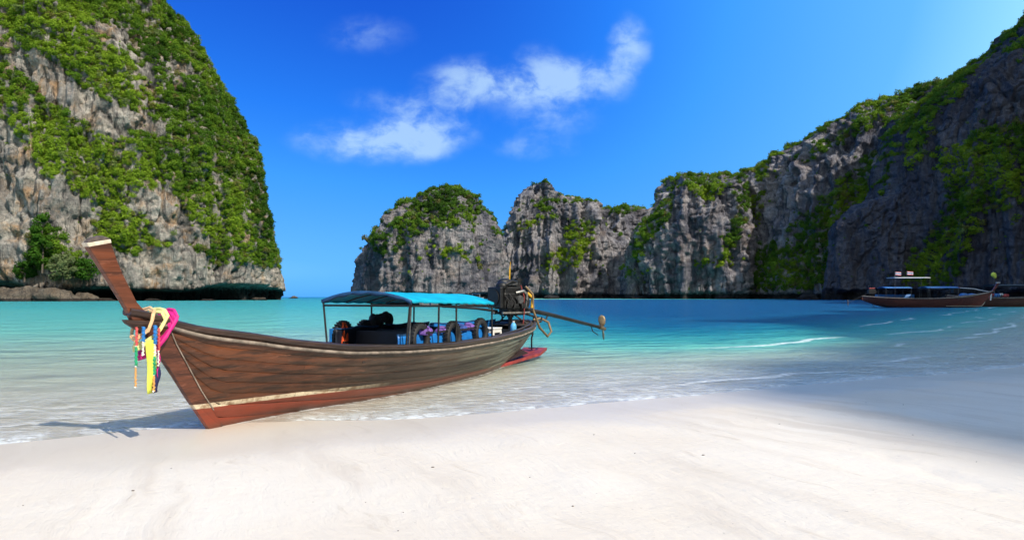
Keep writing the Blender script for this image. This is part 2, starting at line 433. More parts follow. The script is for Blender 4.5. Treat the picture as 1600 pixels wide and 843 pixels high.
# foam: the swash edge, lacy foam over the shallows, and the small breaking crests
f1 = t.noise(pos, 7., 7, .68, .6); f2 = t.noise(pos, 1.1, 4, .6, .4); f3 = t.noise(t.v('MULTIPLY', pos, (1.2, 3., 1.)), 3.5, 5, .62, .5)
edge = t.m('MULTIPLY', t.rng(sh, .75, .02), t.rng(f1, .36, .6))
edge = t.m('MULTIPLY', edge, t.rng(f2, .3, .55))
lace = t.m('MULTIPLY', t.m('MULTIPLY', t.rng(sh, 6., .3), t.rng(f3, .40, .70)), t.rng(f2, .34, .62, .22, .58))
crs = t.m('MULTIPLY', t.rng(cr, .2, .9), t.rng(f3, .36, .58))
foam = t.m('MAXIMUM', t.m('MAXIMUM', t.m('MULTIPLY', edge, .8), lace), t.m('MULTIPLY', crs, .8), clamp=True)
fd = t.n('ShaderNodeBsdfDiffuse', {'Color': (.80, .82, .81), 'Normal': t.bump(f3, .5, .03)})
out = t.n('ShaderNodeMixShader', {0: foam, 1: surf, 2: fd})
finish(t, out)
tag(link_mesh('water', me, MATS['sea_water']), 'turquoise bay water with low ripples and foam along the sand', 'water', kind='structure')

# ------------------------------------------------------------------ cliffs
def clump_mesh(name, n, seed, leaf):
    g = np.random.RandomState(seed); d = g.normal(size=(n, 3)); d /= np.linalg.norm(d, axis=1)[:, None]
    lob = 1 + .35 * np.sin(d[:, 0] * 3 + seed) * np.cos(d[:, 1] * 4 + seed * 2) + .2 * np.sin(d[:, 2] * 6 + seed)
    r = (.45 + .55 * g.rand(n) ** .6) * lob
    c = d * r[:, None] * np.array([1, 1, .8]); c[:, 2] += .25
    nrm = d + g.normal(size=(n, 3)) * .55; nrm /= np.linalg.norm(nrm, axis=1)[:, None]
    a = np.cross(nrm, g.normal(size=(n, 3))); a /= np.linalg.norm(a, axis=1)[:, None]; b = np.cross(nrm, a)
    s = leaf * (.6 + .8 * g.rand(n))[:, None]
    V = np.stack([c - a * s, c - b * s * .55 + nrm * s * .15, c + a * s, c + b * s * .55 + nrm * s * .15], 1).reshape(-1, 3)
    return np_mesh(name, V, np.arange(4 * n).reshape(-1, 4), False)


def clump_objs(name, mat, leaf, n):
    r = []
    for i in range(6):
        o = bpy.data.objects.new(name, clump_mesh(name, n, 50 + i, leaf)); o.data.materials.append(mat); r.append(o)
    return r


CL_NEAR = clump_objs('leaf_clump', MATS['leaves'], .17, 260)
CL_FAR = clump_objs('leaf_clump', MATS['leaves_far'], .24, 130)


def scatter(name, pts, sc, tint, srcs, label, cat):
    me = bpy.data.meshes.new(name); n = len(pts)
    me.vertices.add(n); me.vertices.foreach_set('co', np.asarray(pts, np.float32).ravel())
    def att(nm, ty, arr, key='value'):
        a = me.attributes.new(nm, ty, 'POINT'); a.data.foreach_set(key, arr)
    att('sc', 'FLOAT', np.asarray(sc, np.float32)); att('tint', 'FLOAT', np.asarray(tint, np.float32))
    att('pick', 'INT', rs.randint(0, len(srcs), n).astype(np.int32))
    rt = np.stack([rs.uniform(-.35, .35, n), rs.uniform(-.35, .35, n), rs.uniform(0, 6.28, n)], -1).astype(np.float32)
    att('turn', 'FLOAT_VECTOR', rt.ravel(), 'vector')
    o = link_mesh(name, me, None); tag(o, label, cat, kind='stuff')
    ng = bpy.data.node_groups.new(name + '_nodes', 'GeometryNodeTree')
    ng.interface.new_socket('Geometry', in_out='INPUT', socket_type='NodeSocketGeometry')
    ng.interface.new_socket('Geometry', in_out='OUTPUT', socket_type='NodeSocketGeometry')
    N, L = ng.nodes, ng.links
    gi, go = N.new('NodeGroupInput'), N.new('NodeGroupOutput'); ip = N.new('GeometryNodeInstanceOnPoints'); jn = N.new('GeometryNodeJoinGeometry')
    for s in srcs:
        oi = N.new('GeometryNodeObjectInfo'); oi.inputs['Object'].default_value = s; oi.inputs['As Instance'].default_value = True
        L.new(oi.outputs['Geometry'], jn.inputs[0])
    def na(nm, ty):
        k = N.new('GeometryNodeInputNamedAttribute'); k.data_type = ty; k.inputs[0].default_value = nm; return k.outputs[0]
    L.new(gi.outputs[0], ip.inputs['Points']); L.new(jn.outputs[0], ip.inputs['Instance']); ip.inputs['Pick Instance'].default_value = True
    L.new(na('pick', 'INT'), ip.inputs['Instance Index']); L.new(na('sc', 'FLOAT'), ip.inputs['Scale'])
    er = N.new('FunctionNodeEulerToRotation'); L.new(na('turn', 'FLOAT_VECTOR'), er.inputs[0]); L.new(er.outputs[0], ip.inputs['Rotation'])
    L.new(ip.outputs[0], go.inputs[0])
    md = o.modifiers.new('scatter', 'NODES'); md.node_group = ng
    return o


GRID = {}


def ell(PX, PY, L):
    """soft ellipses (cx, cy, rx, ry, degrees, strength) summed"""
    r = 0
    for cx, cy, rx, ry, an, st in L:
        a = R(an); dx, dy = PX - cx, PY - cy
        u = (dx * math.cos(a) + dy * math.sin(a)) / rx; v = (-dx * math.sin(a) + dy * math.cos(a)) / ry
        r = r + st * np.exp(-(u * u + v * v) ** 1.5)
    return r


def cliff(name, label, st, mat, veg_label, D=50., back=60., nu=300, nv=200, a=.95, b=.42, notch=(2.5, 3.), seed=1, amp=1., cell=1.,
          veg=0., vegl=(), limel=(), lime=.3, clump=2., dens=.05, srcs=None, endD=.35, lean=0., top_veg=.8, tint0=.3, bed=.35, rnd=2.6, butt=1., fl=1., vna=2.6, big=.6, zmin=3.):
    """rock mass along a ridge line; stations are (px, py, depth) in view or ('w', x, y, height) anywhere"""
    S = []
    for s_ in st:
        if s_[0] == 'w': S.append(s_[1:])
        else: S.append((px_x(s_[0], s_[2]), s_[2], max(.5, px_z(s_[1], s_[2]))))
    S = np.array(S, float)
    L = np.concatenate([[0], np.cumsum(np.linalg.norm(np.diff(S, axis=0), axis=1))]); u = np.linspace(0, L[-1], 4000)
    ux, uy = np.interp(u, L, S[:, 0]), np.interp(u, L, S[:, 1]); inn = (uy > 20) & (np.abs(ux) < uy * .84)
    cu = np.cumsum(np.where(inn, 1., .16)); u = np.interp(np.linspace(cu[0], cu[-1], nu), cu, u)
    sp = np.stack([np.interp(u, L, S[:, k]) for k in range(3)], -1)
    k = max(3, nu // 60) | 1; ker = np.hanning(k + 2)[1:-1]; ker /= ker.sum()
    for j in range(3): sp[:, j] = np.convolve(np.pad(sp[:, j], k // 2, 'edge'), ker, 'valid')
    k = max(3, nu // 5) | 1; ker = np.hanning(k + 2)[1:-1]; ker /= ker.sum()
    xs = np.stack([np.convolve(np.pad(sp[:, j], k // 2, 'reflect', reflect_type='odd'), ker, 'valid') for j in range(2)], -1)
    tg = np.gradient(xs, axis=0); tg /= np.linalg.norm(tg, axis=1)[:, None] + 1e-9
    nr = np.stack([tg[:, 1], -tg[:, 0]], -1)                          # to the bay
    H = sp[:, 2]
    hl = np.concatenate([[0], np.cumsum(np.linalg.norm(np.diff(sp[:, :2], axis=0), axis=1))]); hn = hl / hl[-1] * 2 - 1
    e = np.clip(1 - np.abs(hn) ** rnd, 0, 1) ** .5
    Du = D * (endD + (1 - endD) * e) * (.75 + .5 * vn(u / 60., 0, 0, seed)) * np.clip(H / (H.max() * .5), .25, 1)
    nf = int(nv * .74); nb = nv - nf
    th = np.concatenate([np.linspace(0, 1, nf) ** .92 * math.pi / 2, math.pi / 2 + np.linspace(0, 1, nb + 1)[1:] * math.pi / 2])
    zz = np.sin(th) ** a; of = np.sign(np.cos(th)) * np.abs(np.cos(th)) ** b; of[nf - 1] = 0
    scl = np.where(of > 0, 1, back / D)
    off = Du[:, None] * (of * scl)[None, :]
    Z = H[:, None] * zz[None, :]
    X = sp[:, 0:1] + nr[:, 0:1] * off; Y = sp[:, 1:2] + nr[:, 1:2] * off
    P = np.stack([X, Y, Z], -1)
    def normals(P):
        gu = np.gradient(P, axis=0); gv = np.gradient(P, axis=1); n = np.cross(gv, gu); n /= np.linalg.norm(n, axis=2)[..., None] + 1e-9
        fr = (n[..., :2] * nr[:, None, :]).sum(-1) * np.sign(of)[None, :] + n[..., 2] * .7
        return n * np.where(fr < 0, -1, 1)[..., None]
    N = normals(P); N[..., 2] *= .35
    x, y, z = P[..., 0] / cell, P[..., 1] / cell, P[..., 2] / cell
    wx = 6 * (fbm(x / 25, y / 25, z / 25, 3, seed + 90) - .5)
    dsp = big * 13 * (fbm(x / 48, y / 48, z / 55, 3, seed) - .5) * 1.6
    dsp += butt * 14 * (.42 - np.abs(fbm((x + wx) / 19, (y + wx) / 19, z / 130, 2, seed + 10) * 2 - 1) ** .8)
    dsp += fl * 6.5 * (.5 - np.abs(vn((x + wx) / 7.5, (y + wx) / 7.5, z / 70, seed + 20) * 2 - 1) ** .7)
    dsp += fl * 3.4 * (.5 - np.abs(vn((x + wx) / 3.0, (y + wx) / 3.0, z / 26, seed + 21) * 2 - 1) ** .7)
    dsp += 3.4 * (fbm(x / 7, y / 7, z / 7, 4, seed + 30, .6) - .5) * 2
    cr_ = 1 - np.abs(fbm(x / 5, y / 5, z / 6.5, 3, seed + 33, .6) * 2 - 1); dsp -= 2.2 * sstep(cr_, .76, 1.)
    cr2 = 1 - np.abs(fbm((x + wx) / 9, (y + wx) / 9, z / 45, 2, seed + 36, .5) * 2 - 1); dsp -= 3.2 * sstep(cr2, .86, 1.)
    lz = (z + 14 * fbm(x / 40, y / 40, z / 40, 2, seed + 40)) / 8.5; fz = lz - np.floor(lz)
    dsp += bed * 1.6 * (sstep(fz, 0, .82) * (1 - sstep(fz, .88, 1.)) - .5) * sstep(fbm(x / 30, y / 30, z / 18, 2, seed + 44), .4, .6)
    dsp -= dsp[:, :nf].mean() + .5
    fade = (.25 + .75 * np.minimum(1, H / 20)[:, None]) * (.3 + .7 * e[:, None])
    P = P + N * (dsp * amp * cell * fade)[..., None]
    # wave-cut notch above the waterline
    zn, dn = notch; zt = zn * (.5 + .9 * vn(P[..., 0] / 22, P[..., 1] / 22, 0, seed + 60))
    cut = (1 - sstep(P[..., 2], zt * .75, zt * 1.15)) * dn * (.5 + .9 * vn(P[..., 0] / 14, P[..., 1] / 14, 0, seed + 61)) * (of > 0)[None, :]
    P[..., 0] -= nr[:, 0:1] * cut; P[..., 1] -= nr[:, 1:2] * cut
    P[:, 0, 2] = -4; P[:, -1, 2] = -4; P[..., 2] = np.where((np.arange(nv) > 0)[None, :] & (np.arange(nv) < nv - 1)[None, :], np.maximum(P[..., 2], -.5), P[..., 2])
    if lean: P[..., 0] += lean * P[..., 2]
    GRID[name] = P
    me = np_mesh(name, P.reshape(-1, 3), grid_quads(nu, nv))
    o = tag(link_mesh(name, me, MATS[mat]), label, 'cliff', kind='structure')
    # vegetation
    N = normals(P)
    gu = np.gradient(P, axis=0); gv = np.gradient(P, axis=1); area = np.linalg.norm(np.cross(gu, gv), axis=2)
    vis = P[..., 1] > 20
    PX = np.where(vis, 800 + F * P[..., 0] / np.maximum(P[..., 1], 20), 3000.); PY = np.where(vis, HZ - F * (P[..., 2] - EYE) / np.maximum(P[..., 1], 20), 200.)
    nz = fbm(P[..., 0] / 13 / cell, P[..., 1] / 13 / cell, P[..., 2] / 13 / cell, 4, seed + 70)
    hi = P[..., 2] / np.maximum(H[:, None], 1)
    mk = veg + ell(PX, PY, vegl) + (nz - .5) * vna + (N[..., 2] - .35) * .9 + top_veg * sstep(hi, .86, .97)
    pr = sstep(mk, .25, .6) + .035 * sstep(nz, .45, .6)
    pr = pr * sstep(P[..., 2], zmin, zmin + 3.5) * (of > -.55)[None, :] * area * (~((PX < -140) | (PX > 1740)) * .93 + .07)
    tot = pr.sum(); n = int(tot * dens)
    idx = rs.choice(pr.size, n, p=(pr / tot).ravel())
    Pf = P.reshape(-1, 3)[idx]; Nf = N.reshape(-1, 3)[idx]
    big = rs.rand(n) ** 2.2
    s = clump * (.5 + .9 * big)
    lone = (mk.ravel()[idx] < .3); s = np.where(lone, s * .55, s)
    pts = Pf + rs.normal(size=(n, 3)) * .4 * clump * np.array([1, 1, .5]) + Nf * (s * .12)[:, None]
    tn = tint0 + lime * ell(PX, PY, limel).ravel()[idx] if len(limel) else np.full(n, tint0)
    tn = tn + .55 * (fbm(Pf[:, 0] / 16 / cell, Pf[:, 1] / 16 / cell, Pf[:, 2] / 16 / cell, 3, seed + 80) - .5) * 2
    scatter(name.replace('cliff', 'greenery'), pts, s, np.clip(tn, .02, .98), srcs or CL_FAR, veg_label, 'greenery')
    return o


cliff('headland_cliff', 'steep sunlit grey headland cliff under green scrub at the left', [
    (-460, -250, 225), (-230, -250, 245), (-15, -200, 265), (85, -135, 274), (165, -65, 282), (222, 0, 288), (280, 78, 296), (325, 150, 303),
    (364, 208, 308), (388, 285, 313), (414, 362, 318), (434, 395, 322), (442, 430, 325), (444, 463, 327)],
    'rock_near', 'dense green scrub clinging to the headland cliff at the left', D=46, back=70, endD=.1, nu=640, nv=520, a=1.0, b=.62, notch=(5.2, 15.), seed=3, amp=.66, rnd=2.6,
    veg=.98, vegl=[(70, 120, 150, 24, 38, -1.45), (180, 50, 56, 24, 20, -1.3), (222, 130, 24, 40, -20, -1.2), (205, 190, 66, 18, 6, -1.4), (285, 115, 40, 15, 25, -1.), (12, 340, 44, 130, 0, -1.9),
                    (95, 335, 90, 40, 42, -1.7), (250, 325, 50, 34, 45, -1.4), (180, 422, 200, 24, 0, -1.6), (380, 438, 90, 20, 0, -1.3), (295, 385, 30, 50, 10, -1.1), (340, 290, 12, 60, 0, -.8), (385, 300, 10, 50, 0, -.6),
                    (150, 265, 150, 40, 32, .5), (190, 362, 55, 18, 0, .9), (75, 400, 36, 50, 0, 2.2), (345, 230, 75, 190, 18, .55), (170, 5, 150, 60, 15, .35)],
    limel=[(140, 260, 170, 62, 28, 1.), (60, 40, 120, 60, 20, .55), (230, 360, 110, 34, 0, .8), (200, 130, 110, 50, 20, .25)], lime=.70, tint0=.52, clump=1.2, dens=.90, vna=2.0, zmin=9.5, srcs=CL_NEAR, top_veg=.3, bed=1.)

cliff('dome_cliff', 'rounded far cliff with a wide green cap left of centre', [
    (617, 463, 530), (617, 405, 522), (627, 378, 514), (646, 352, 503), (668, 322, 494), (690, 303, 490), (710, 298, 489), (724, 308, 491), (730, 332, 494), (733, 385, 498), (734, 463, 502)],
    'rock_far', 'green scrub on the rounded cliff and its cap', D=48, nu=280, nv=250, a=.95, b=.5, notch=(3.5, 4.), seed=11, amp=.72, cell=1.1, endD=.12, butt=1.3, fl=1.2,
    veg=-.34, vegl=[(705, 320, 62, 30, 12, 1.6), (620, 365, 40, 20, -20, .9), (680, 355, 28, 16, 0, .9), (690, 395, 34, 14, -8, 1.2), (735, 405, 34, 14, 40, 1.3), (590, 385, 22, 26, 0, .8), (650, 340, 40, 16, -25, .8), (700, 440, 60, 30, 0, -1.)],
    limel=[(700, 398, 70, 26, 0, 1.2), (680, 355, 40, 20, 0, .3), (700, 310, 50, 20, 0, -.25)], lime=.5, clump=1.9, dens=.26, tint0=.46, vna=1.9)

cliff('twin_peak_cliff', 'grey far cliff with two humps behind the engine', [
    (788, 463, 590), (790, 405, 586), (797, 366, 584), (811, 346, 582), (819, 318, 580), (828, 297, 580), (848, 291, 580), (866, 303, 580), (880, 316, 580), (898, 312, 582), (914, 326, 586), (926, 352, 590), (955, 380, 595), (985, 420, 605), (1000, 463, 610)],
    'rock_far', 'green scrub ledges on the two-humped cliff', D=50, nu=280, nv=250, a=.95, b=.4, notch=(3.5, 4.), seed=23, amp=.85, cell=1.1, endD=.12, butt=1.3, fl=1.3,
    veg=-.6, vegl=[(845, 318, 46, 13, 0, 1.), (835, 350, 44, 13, -14, 1.3), (905, 365, 22, 30, 20, 1.4), (875, 408, 42, 20, -12, 1.5), (905, 385, 30, 26, 0, .8)],
    limel=[(835, 350, 46, 16, -10, .6), (890, 395, 60, 50, 0, .9)], lime=.55, clump=1.9, dens=.26, tint0=.5, vna=1.9, top_veg=.5)

cliff('rear_cliff', 'pale fluted grey cliff wall behind the two-humped cliff', [
    (900, 463, 640), (915, 380, 636), (932, 350, 634), (952, 336, 632), (975, 326, 630), (998, 330, 630), (1024, 356, 634), (1080, 400, 640), (1095, 463, 644)],
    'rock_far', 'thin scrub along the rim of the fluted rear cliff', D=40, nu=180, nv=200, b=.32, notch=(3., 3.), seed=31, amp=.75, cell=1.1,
    veg=-.75, clump=2.6, dens=.12, tint0=.35, top_veg=1., fl=1.3)

cliff('block_cliff', 'broad sunlit fluted cliff block right of centre', [
    (966, 463, 500), (982, 434, 496), (1000, 398, 492), (1018, 360, 488), (1040, 318, 484), (1056, 289, 480), (1075, 287, 478), (1110, 283, 476), (1145, 287, 474), (1158, 300, 472), (1172, 340, 470), (1188, 400, 470), (1200, 463, 470)],
    'rock_far', 'green scrub on the cap and flank of the fluted block', D=52, nu=300, nv=260, b=.36, notch=(3., 4.), seed=42, amp=.85, cell=1.05, endD=.12, butt=1.2, fl=1.3,
    veg=-.6, vegl=[(1108, 296, 44, 14, 2, 1.6), (1020, 350, 16, 52, 32, 1.5), (990, 400, 14, 36, 20, 1.2), (1150, 355, 12, 60, 10, 1.5), (1105, 410, 34, 12, -8, 1.5), (1130, 390, 22, 22, 0, 1.2)],
    limel=[(1115, 405, 50, 22, 0, 1.), (1108, 296, 50, 16, 0, .3), (1000, 375, 30, 60, 20, .2)], lime=.55, clump=1.8, dens=.28, tint0=.5, vna=1.9)

cliff('ridge_cliff', 'long grey ridge climbing to the right, its upper face in sun', [
    (1140, 463, 520), (1148, 380, 515), (1160, 315, 505), (1172, 290, 500), (1200, 266, 490), (1260, 240, 472), (1330, 203, 452), (1400, 167, 436), (1440, 154, 428), (1500, 140, 418), (1580, 125, 410), (1660, 100, 400), ('w', 345, 380, 120)],
    'rock_far', 'green scrub on the crest and gullies of the long ridge', D=80, back=60, nu=380, nv=300, a=1., b=.55, notch=(3., 4.), seed=55, amp=.85, cell=1.1,
    veg=-.42, vegl=[(1180, 330, 14, 60, 15, 1.5), (1350, 198, 120, 12, -29, 1.4), (1320, 325, 140, 36, -44, 1.9), (1230, 422, 84, 40, 0, 2.), (1215, 300, 30, 30, 0, -.5), (1260, 280, 70, 20, -35, -.7)],
    limel=[(1180, 350, 20, 60, 10, .5), (1330, 330, 80, 40, -35, .5), (1230, 420, 60, 30, 0, .5)], lime=.5, clump=1.6, dens=.38, tint0=.5, top_veg=1., fl=1.3, vna=1.3)

cliff('wall_cliff', 'tall shaded cliff wall rising out of view at the right', [
    (1285, 463, 335), (1296, 400, 334), (1310, 345, 333), (1345, 318, 333), (1385, 305, 333), (1402, 250, 332), (1422, 205, 332), (1446, 166, 332), (1490, 131, 331), (1530, 100, 330), (1565, 66, 330), (1600, 30, 328), (1671, -40, 325),
    ('w', 305, 312, 176), ('w', 335, 245, 225), ('w', 338, 180, 212), ('w', 298, 75, 209), ('w', 225, -45, 171), ('w', 172, -108, 168), ('w', 160, -128, 143), ('w', 175, -210, 110), ('w', 260, -330, 130)],  # unseen stretch; heights shaped for the shade it casts on beach and boats
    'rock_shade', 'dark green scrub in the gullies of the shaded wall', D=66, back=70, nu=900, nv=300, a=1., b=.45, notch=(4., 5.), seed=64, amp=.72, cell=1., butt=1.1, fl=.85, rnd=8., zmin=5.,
    veg=-.34, vegl=[(1480, 135, 70, 20, -38, 1.3), (1440, 205, 18, 60, 15, 1.4), (1540, 255, 100, 50, -18, 2.), (1500, 345, 95, 36, -52, 1.9), (1460, 420, 65, 34, -40, 1.8), (1590, 330, 30, 50, 0, .8), (1350, 380, 50, 70, 0, -1.4), (1440, 300, 36, 50, 0, -1.), (1560, 130, 60, 50, 0, -1.)],
    limel=[(1520, 260, 90, 50, -10, .8), (1500, 400, 60, 40, -30, .6)], lime=.5, clump=1.35, dens=.46, tint0=.50, top_veg=.4, vna=1.2)

# ------------------------------------------------------------------ more materials
def hull_mat(name, bow, mid, aft, plain_wood=False):
    """weathered varnished planks: boat-space x runs aft, z up"""
    m, t = new_mat(name)
    co = t.n('ShaderNodeTexCoord').outputs['Object']
    x, y, z = t.sep(co)
    rnd = t.n('ShaderNodeObjectInfo').outputs['Random']
    gr = t.noise(t.v('MULTIPLY', co, (.22, 5., 11.)), 1.6, 5, .6, .05)
    bl = t.noise(t.v('MULTIPLY', co, (.9, 1., 2.2)), 1.3, 5, .6)
    fine = t.noise(t.v('MULTIPLY', co, (1.1, 20., 50.)), 2., 4, .7)
    f1 = t.rng(t.m('ADD', x, t.m('MULTIPLY', t.m('SUBTRACT', bl, .5), 2.6)), .9, 2.6)
    f2 = t.rng(t.m('ADD', x, t.m('MULTIPLY', t.m('SUBTRACT', bl, .5), 3.)), 3.2, 7.2)
    c = t.mix(f2, t.mix(f1, bow, mid), aft)
    c = t.mix(t.rng(gr, .42, .66, 0., .8), c, tuple(k * .28 for k in mid))
    c = t.mix(t.m('MULTIPLY', t.rng(t.noise(t.v('MULTIPLY', co, (.5, 1., 5.)), 2.2, 4, .6), .5, .66), .6), c, tuple(k * .45 for k in mid))
    c = t.mix(t.rng(fine, .55, .75, 0., .4), c, tuple(min(1, k * 2.6 + .05) for k in mid))
    c = t.mix(t.m('MULTIPLY', t.rng(t.noise(t.v('MULTIPLY', co, (1.5, 4., 9.)), 2.3, 6, .7, .6), .58, .72), .55), c, tuple(min(1, k * 2.1 + .04) for k in bow))
    c = t.mix(1., c, t.ramp(rnd, [(0., (.72, .72, .72)), (1., (1.2, 1.2, 1.2))]), 'MULTIPLY')
    if not plain_wood:
        line = t.m('SUBTRACT', .262, t.m('ADD', t.m('MULTIPLY', t.m('MINIMUM', x, 3.), .026), t.m('MULTIPLY', t.m('MAXIMUM', t.m('SUBTRACT', x, 3.), 0.), .022)))
        k = t.m('SUBTRACT', z, line)
        ke = t.m('ADD', k, t.m('MULTIPLY', t.m('SUBTRACT', fine, .5), .016))
        red = t.mix(t.rng(bl, .35, .7), (.23, .042, .020), (.17, .036, .020))
        red = t.mix(t.rng(x, .8, 4.), red, (.15, .058, .04))
        red = t.mix(t.m('MULTIPLY', t.rng(gr, .5, .75), .6), red, (.09, .03, .02))
        wht = t.mix(t.rng(t.noise(co, 7., 6, .7), .42, .62), (.62, .53, .38), (.30, .2, .12))
        c = t.mix(t.rng(ke, .004, -.004), c, red)
        fadew = t.m('MULTIPLY', t.rng(x, 3.2, 1.6, 0., 1.), t.rng(t.noise(co, 3.5, 4, .7), .28, .46))
        chip = t.m('MULTIPLY', t.rng(t.noise(co, 9., 6, .72), .62, .67), t.rng(ke, .03, -.03))
        c = t.mix(t.m('MULTIPLY', chip, .8), c, (.10, .07, .055))
        c = t.mix(t.rng(z, .10, .02, 0., .45), c, (.055, .045, .03))
        stripe = t.m('MULTIPLY', t.m('MULTIPLY', t.rng(ke, -.006, 0.), t.rng(ke, .056, .048)), fadew)
        c = t.mix(stripe, c, wht)
    b = t.bump(t.m('ADD', gr, t.m('MULTIPLY', fine, .6)), .45, .006)
    p = t.n('ShaderNodeBsdfPrincipled', {'Base Color': c, 'Roughness': t.rng(gr, .3, .7, .28, .5), 'Specular IOR Level': .45, 'Normal': b})
    finish(t, p); return m


hull_mat('hull_wood', (.115, .039, .016), (.054, .035, .024), (.150, .140, .10))
hull_mat('stem_wood', (.145, .045, .022), (.11, .040, .024), (.10, .04, .025))
hull_mat('post_wood', (.165, .052, .024), (.12, .042, .022), (.1, .04, .025), True)
hull_mat('rail_wood', (.060, .034, .026), (.055, .036, .028), (.085, .060, .045), True)
hull_mat('far_hull', (.20, .05, .03), (.16, .045, .03), (.12, .045, .03), True)
plain('rub_wood', (.23, .19, .155), .8, var=.5, scale=7)
plain('inner_wood', (.035, .026, .022), .8, var=.4)
plain('end_grain', (.075, .058, .050), .85, var=.4, scale=25)
plain('cream_paint', (.62, .55, .43), .6, var=.25, scale=18)
plain('canopy_cloth', (.003, .37, .54), .6, var=.2, scale=2.4, spec=.25)
plain('canopy_trim', (.01, .06, .16), .6, var=.3)
plain('blue_tarp', (.012, .16, .50), .45, var=.25, scale=4)
plain('navy_shade', (.004, .007, .018), .6, var=.4)  # canopy shade darkened into the far tarp and seats; plain dark elsewhere
plain('rubber', (.012, .012, .013), .7, var=.4, scale=14)
plain('dark_steel', (.020, .019, .019), .5, .3, var=.5, scale=9)
plain('engine_black', (.010, .010, .010), .5, .2, var=.5, scale=16)
plain('worn_metal', (.30, .29, .27), .45, .8, var=.4, scale=20)
plain('grey_steel', (.12, .12, .12), .5, .6, var=.4, scale=12)
plain('bronze', (.20, .145, .085), .45, .5, var=.3, scale=14)
plain('red_paint', (.26, .035, .032), .6, var=.35, scale=6)
plain('dark_red', (.02, .006, .006), .8, var=.3)
plain('hose_tan', (.20, .135, .07), .6, var=.3, scale=10)
plain('yellow_paint', (.62, .34, .02), .5, var=.2)
plain('white_plastic', (.72, .70, .66), .4, var=.08)
plain('off_white', (.55, .55, .53), .6, var=.2)
plain('water_bottle', (.12, .42, .70), .15, var=.15)
plain('life_orange', (.70, .085, .015), .7, var=.2)
plain('life_purple', (.16, .08, .34), .7, var=.35)
plain('life_blue', (.03, .07, .28), .7, var=.3)
plain('pink_cloth', (.55, .008, .19), .65, var=.18, scale=20)
plain('yellow_cloth', (.70, .66, .26), .7, var=.12, scale=20)
plain('lime_cloth', (.60, .66, .08), .65, var=.12, scale=20)
plain('cream_cloth', (.66, .42, .22), .7, var=.2, scale=20)
plain('navy_cloth', (.012, .016, .09), .7, var=.2)
plain('bead_red', (.62, .09, .09), .6); plain('bead_blue', (.02, .20, .55), .6); plain('bead_green', (.01, .36, .16), .6)
plain('bead_orange', (.70, .36, .10), .6); plain('bead_white', (.72, .70, .64), .6)
plain('flag_white', (.7, .7, .72), .7, var=.05); plain('flag_red', (.45, .03, .05), .7); plain('flag_blue', (.03, .03, .2), .7)
plain('far_white', (.6, .62, .64), .5, var=.1); plain('far_blue', (.03, .14, .38), .6, var=.3); plain('far_red', (.35, .05, .05), .6, var=.3)
plain('speck', (.10, .08, .06), .9, var=.5)

# ------------------------------------------------------------------ longtail boat lines (x = metres aft of the stem foot, y = to the far side, z up)
KS = [-.948, -.837, -.722, -.547, -.313, 0, .7, 1.4, 2, 3, 4, 6, 7.3, 8.2, 8.7, 9.3, 10]
KZ = [1.257, 1.152, .988, .766, .418, -.02, -.08, -.12, -.17, -.22, -.27, -.27, -.17, -.04, .06, .26, .55]
GS = [-.95, -.66, -.27, .41, .86, 1.36, 1.91, 3.06, 4.55, 6.26, 7.83, 8.77, 9.5, 10]
GZ_ = [1.36, 1.254, 1.14, 1.032, .944, .871, .799, .728, .678, .687, .732, .786, .85, .9]
BS = [-.95, -.6, 0, .6, 1.3, 2, 3, 4, 5, 6, 7, 8, 8.8, 9.3, 9.7, 9.9, 10]
BW = [0.03, .09, .24, .38, .52, .65, .79, .87, .9, .9, .87, .8, .71, .58, .4, .24, .08]
PS = [-.9, 0, .7, 1.37, 2.1, 2.74, 3.7, 6.4, 7.5, 8.26, 9, 10]
PP = [1.1, 1, .85, .68, .45, .34, .28, .28, .38, .5, .55, .6]


def sm(xs, ys):
    X = np.linspace(-1, 10, 441); Y = np.interp(X, xs, ys); k = np.hanning(23)[1:-1]; k /= k.sum()
    Y2 = np.convolve(np.pad(Y, 10, 'reflect', reflect_type='odd'), k, 'valid')
    return lambda s: np.interp(s, X, Y2)


k_, g_, b_, p_ = sm(KS, KZ), sm(GS, GZ_), sm(BS, BW), sm(PS, PP)


def hullp(s, q, side, out=0.):
    """point on the skin; q 0 keel .. 1 gunwale"""
    s = np.asarray(s, float); q = np.asarray(q, float)
    zk, zg, b, p = k_(s), g_(s), b_(s), p_(s)
    y = b * np.maximum(q, 1e-6) ** p
    e = .02; y2 = b * np.maximum(q + e, 1e-6) ** p; dz = (zg - zk) * e; dy = y2 - y
    ln = np.hypot(dz, dy) + 1e-9
    y = y + out * dz / ln; z = zk + (zg - zk) * q - out * dy / ln
    return np.stack(np.broadcast_arrays(s, side * y, z), -1)


def make_planks(hull, mat, strakes, cuts, prefix='plank'):
    for side in (-1, 1):
        for i in range(len(strakes) - 1):
            q0, q1 = strakes[i], strakes[i + 1]
            cs = cuts[(i + (0 if side < 0 else 1)) % len(cuts)]
            for s0, s1 in zip(cs[:-1], cs[1:]):
                n = max(6, int((s1 - s0) / .16)); S = np.linspace(s0 + .002, s1 - .002, n)[:, None]
                dq = (q1 - q0); Q = np.array([q0 + .0, q0 + dq * .05, q0 + dq * .5, q0 + dq * .94, q1 - dq * .015])[None, :]
                o = np.array([-.002, .003, .0036, .003, -.002])[None, :] + .0012 * math.sin(i * 2.3 + s0)
                G = hullp(S + Q * 0, Q + S * 0, side, o + S * 0)
                MB().sheet(G).build(prefix, mat, hull)


BX, BY = -3.557, 7.81
BRZ = math.atan2(.92, .385)
boat = empty('longtail_boat', (BX, BY, 0), BRZ)
tag(boat, 'varnished wooden longtail boat beached in the foreground, blue canopy amidships', 'boat')
B = boat
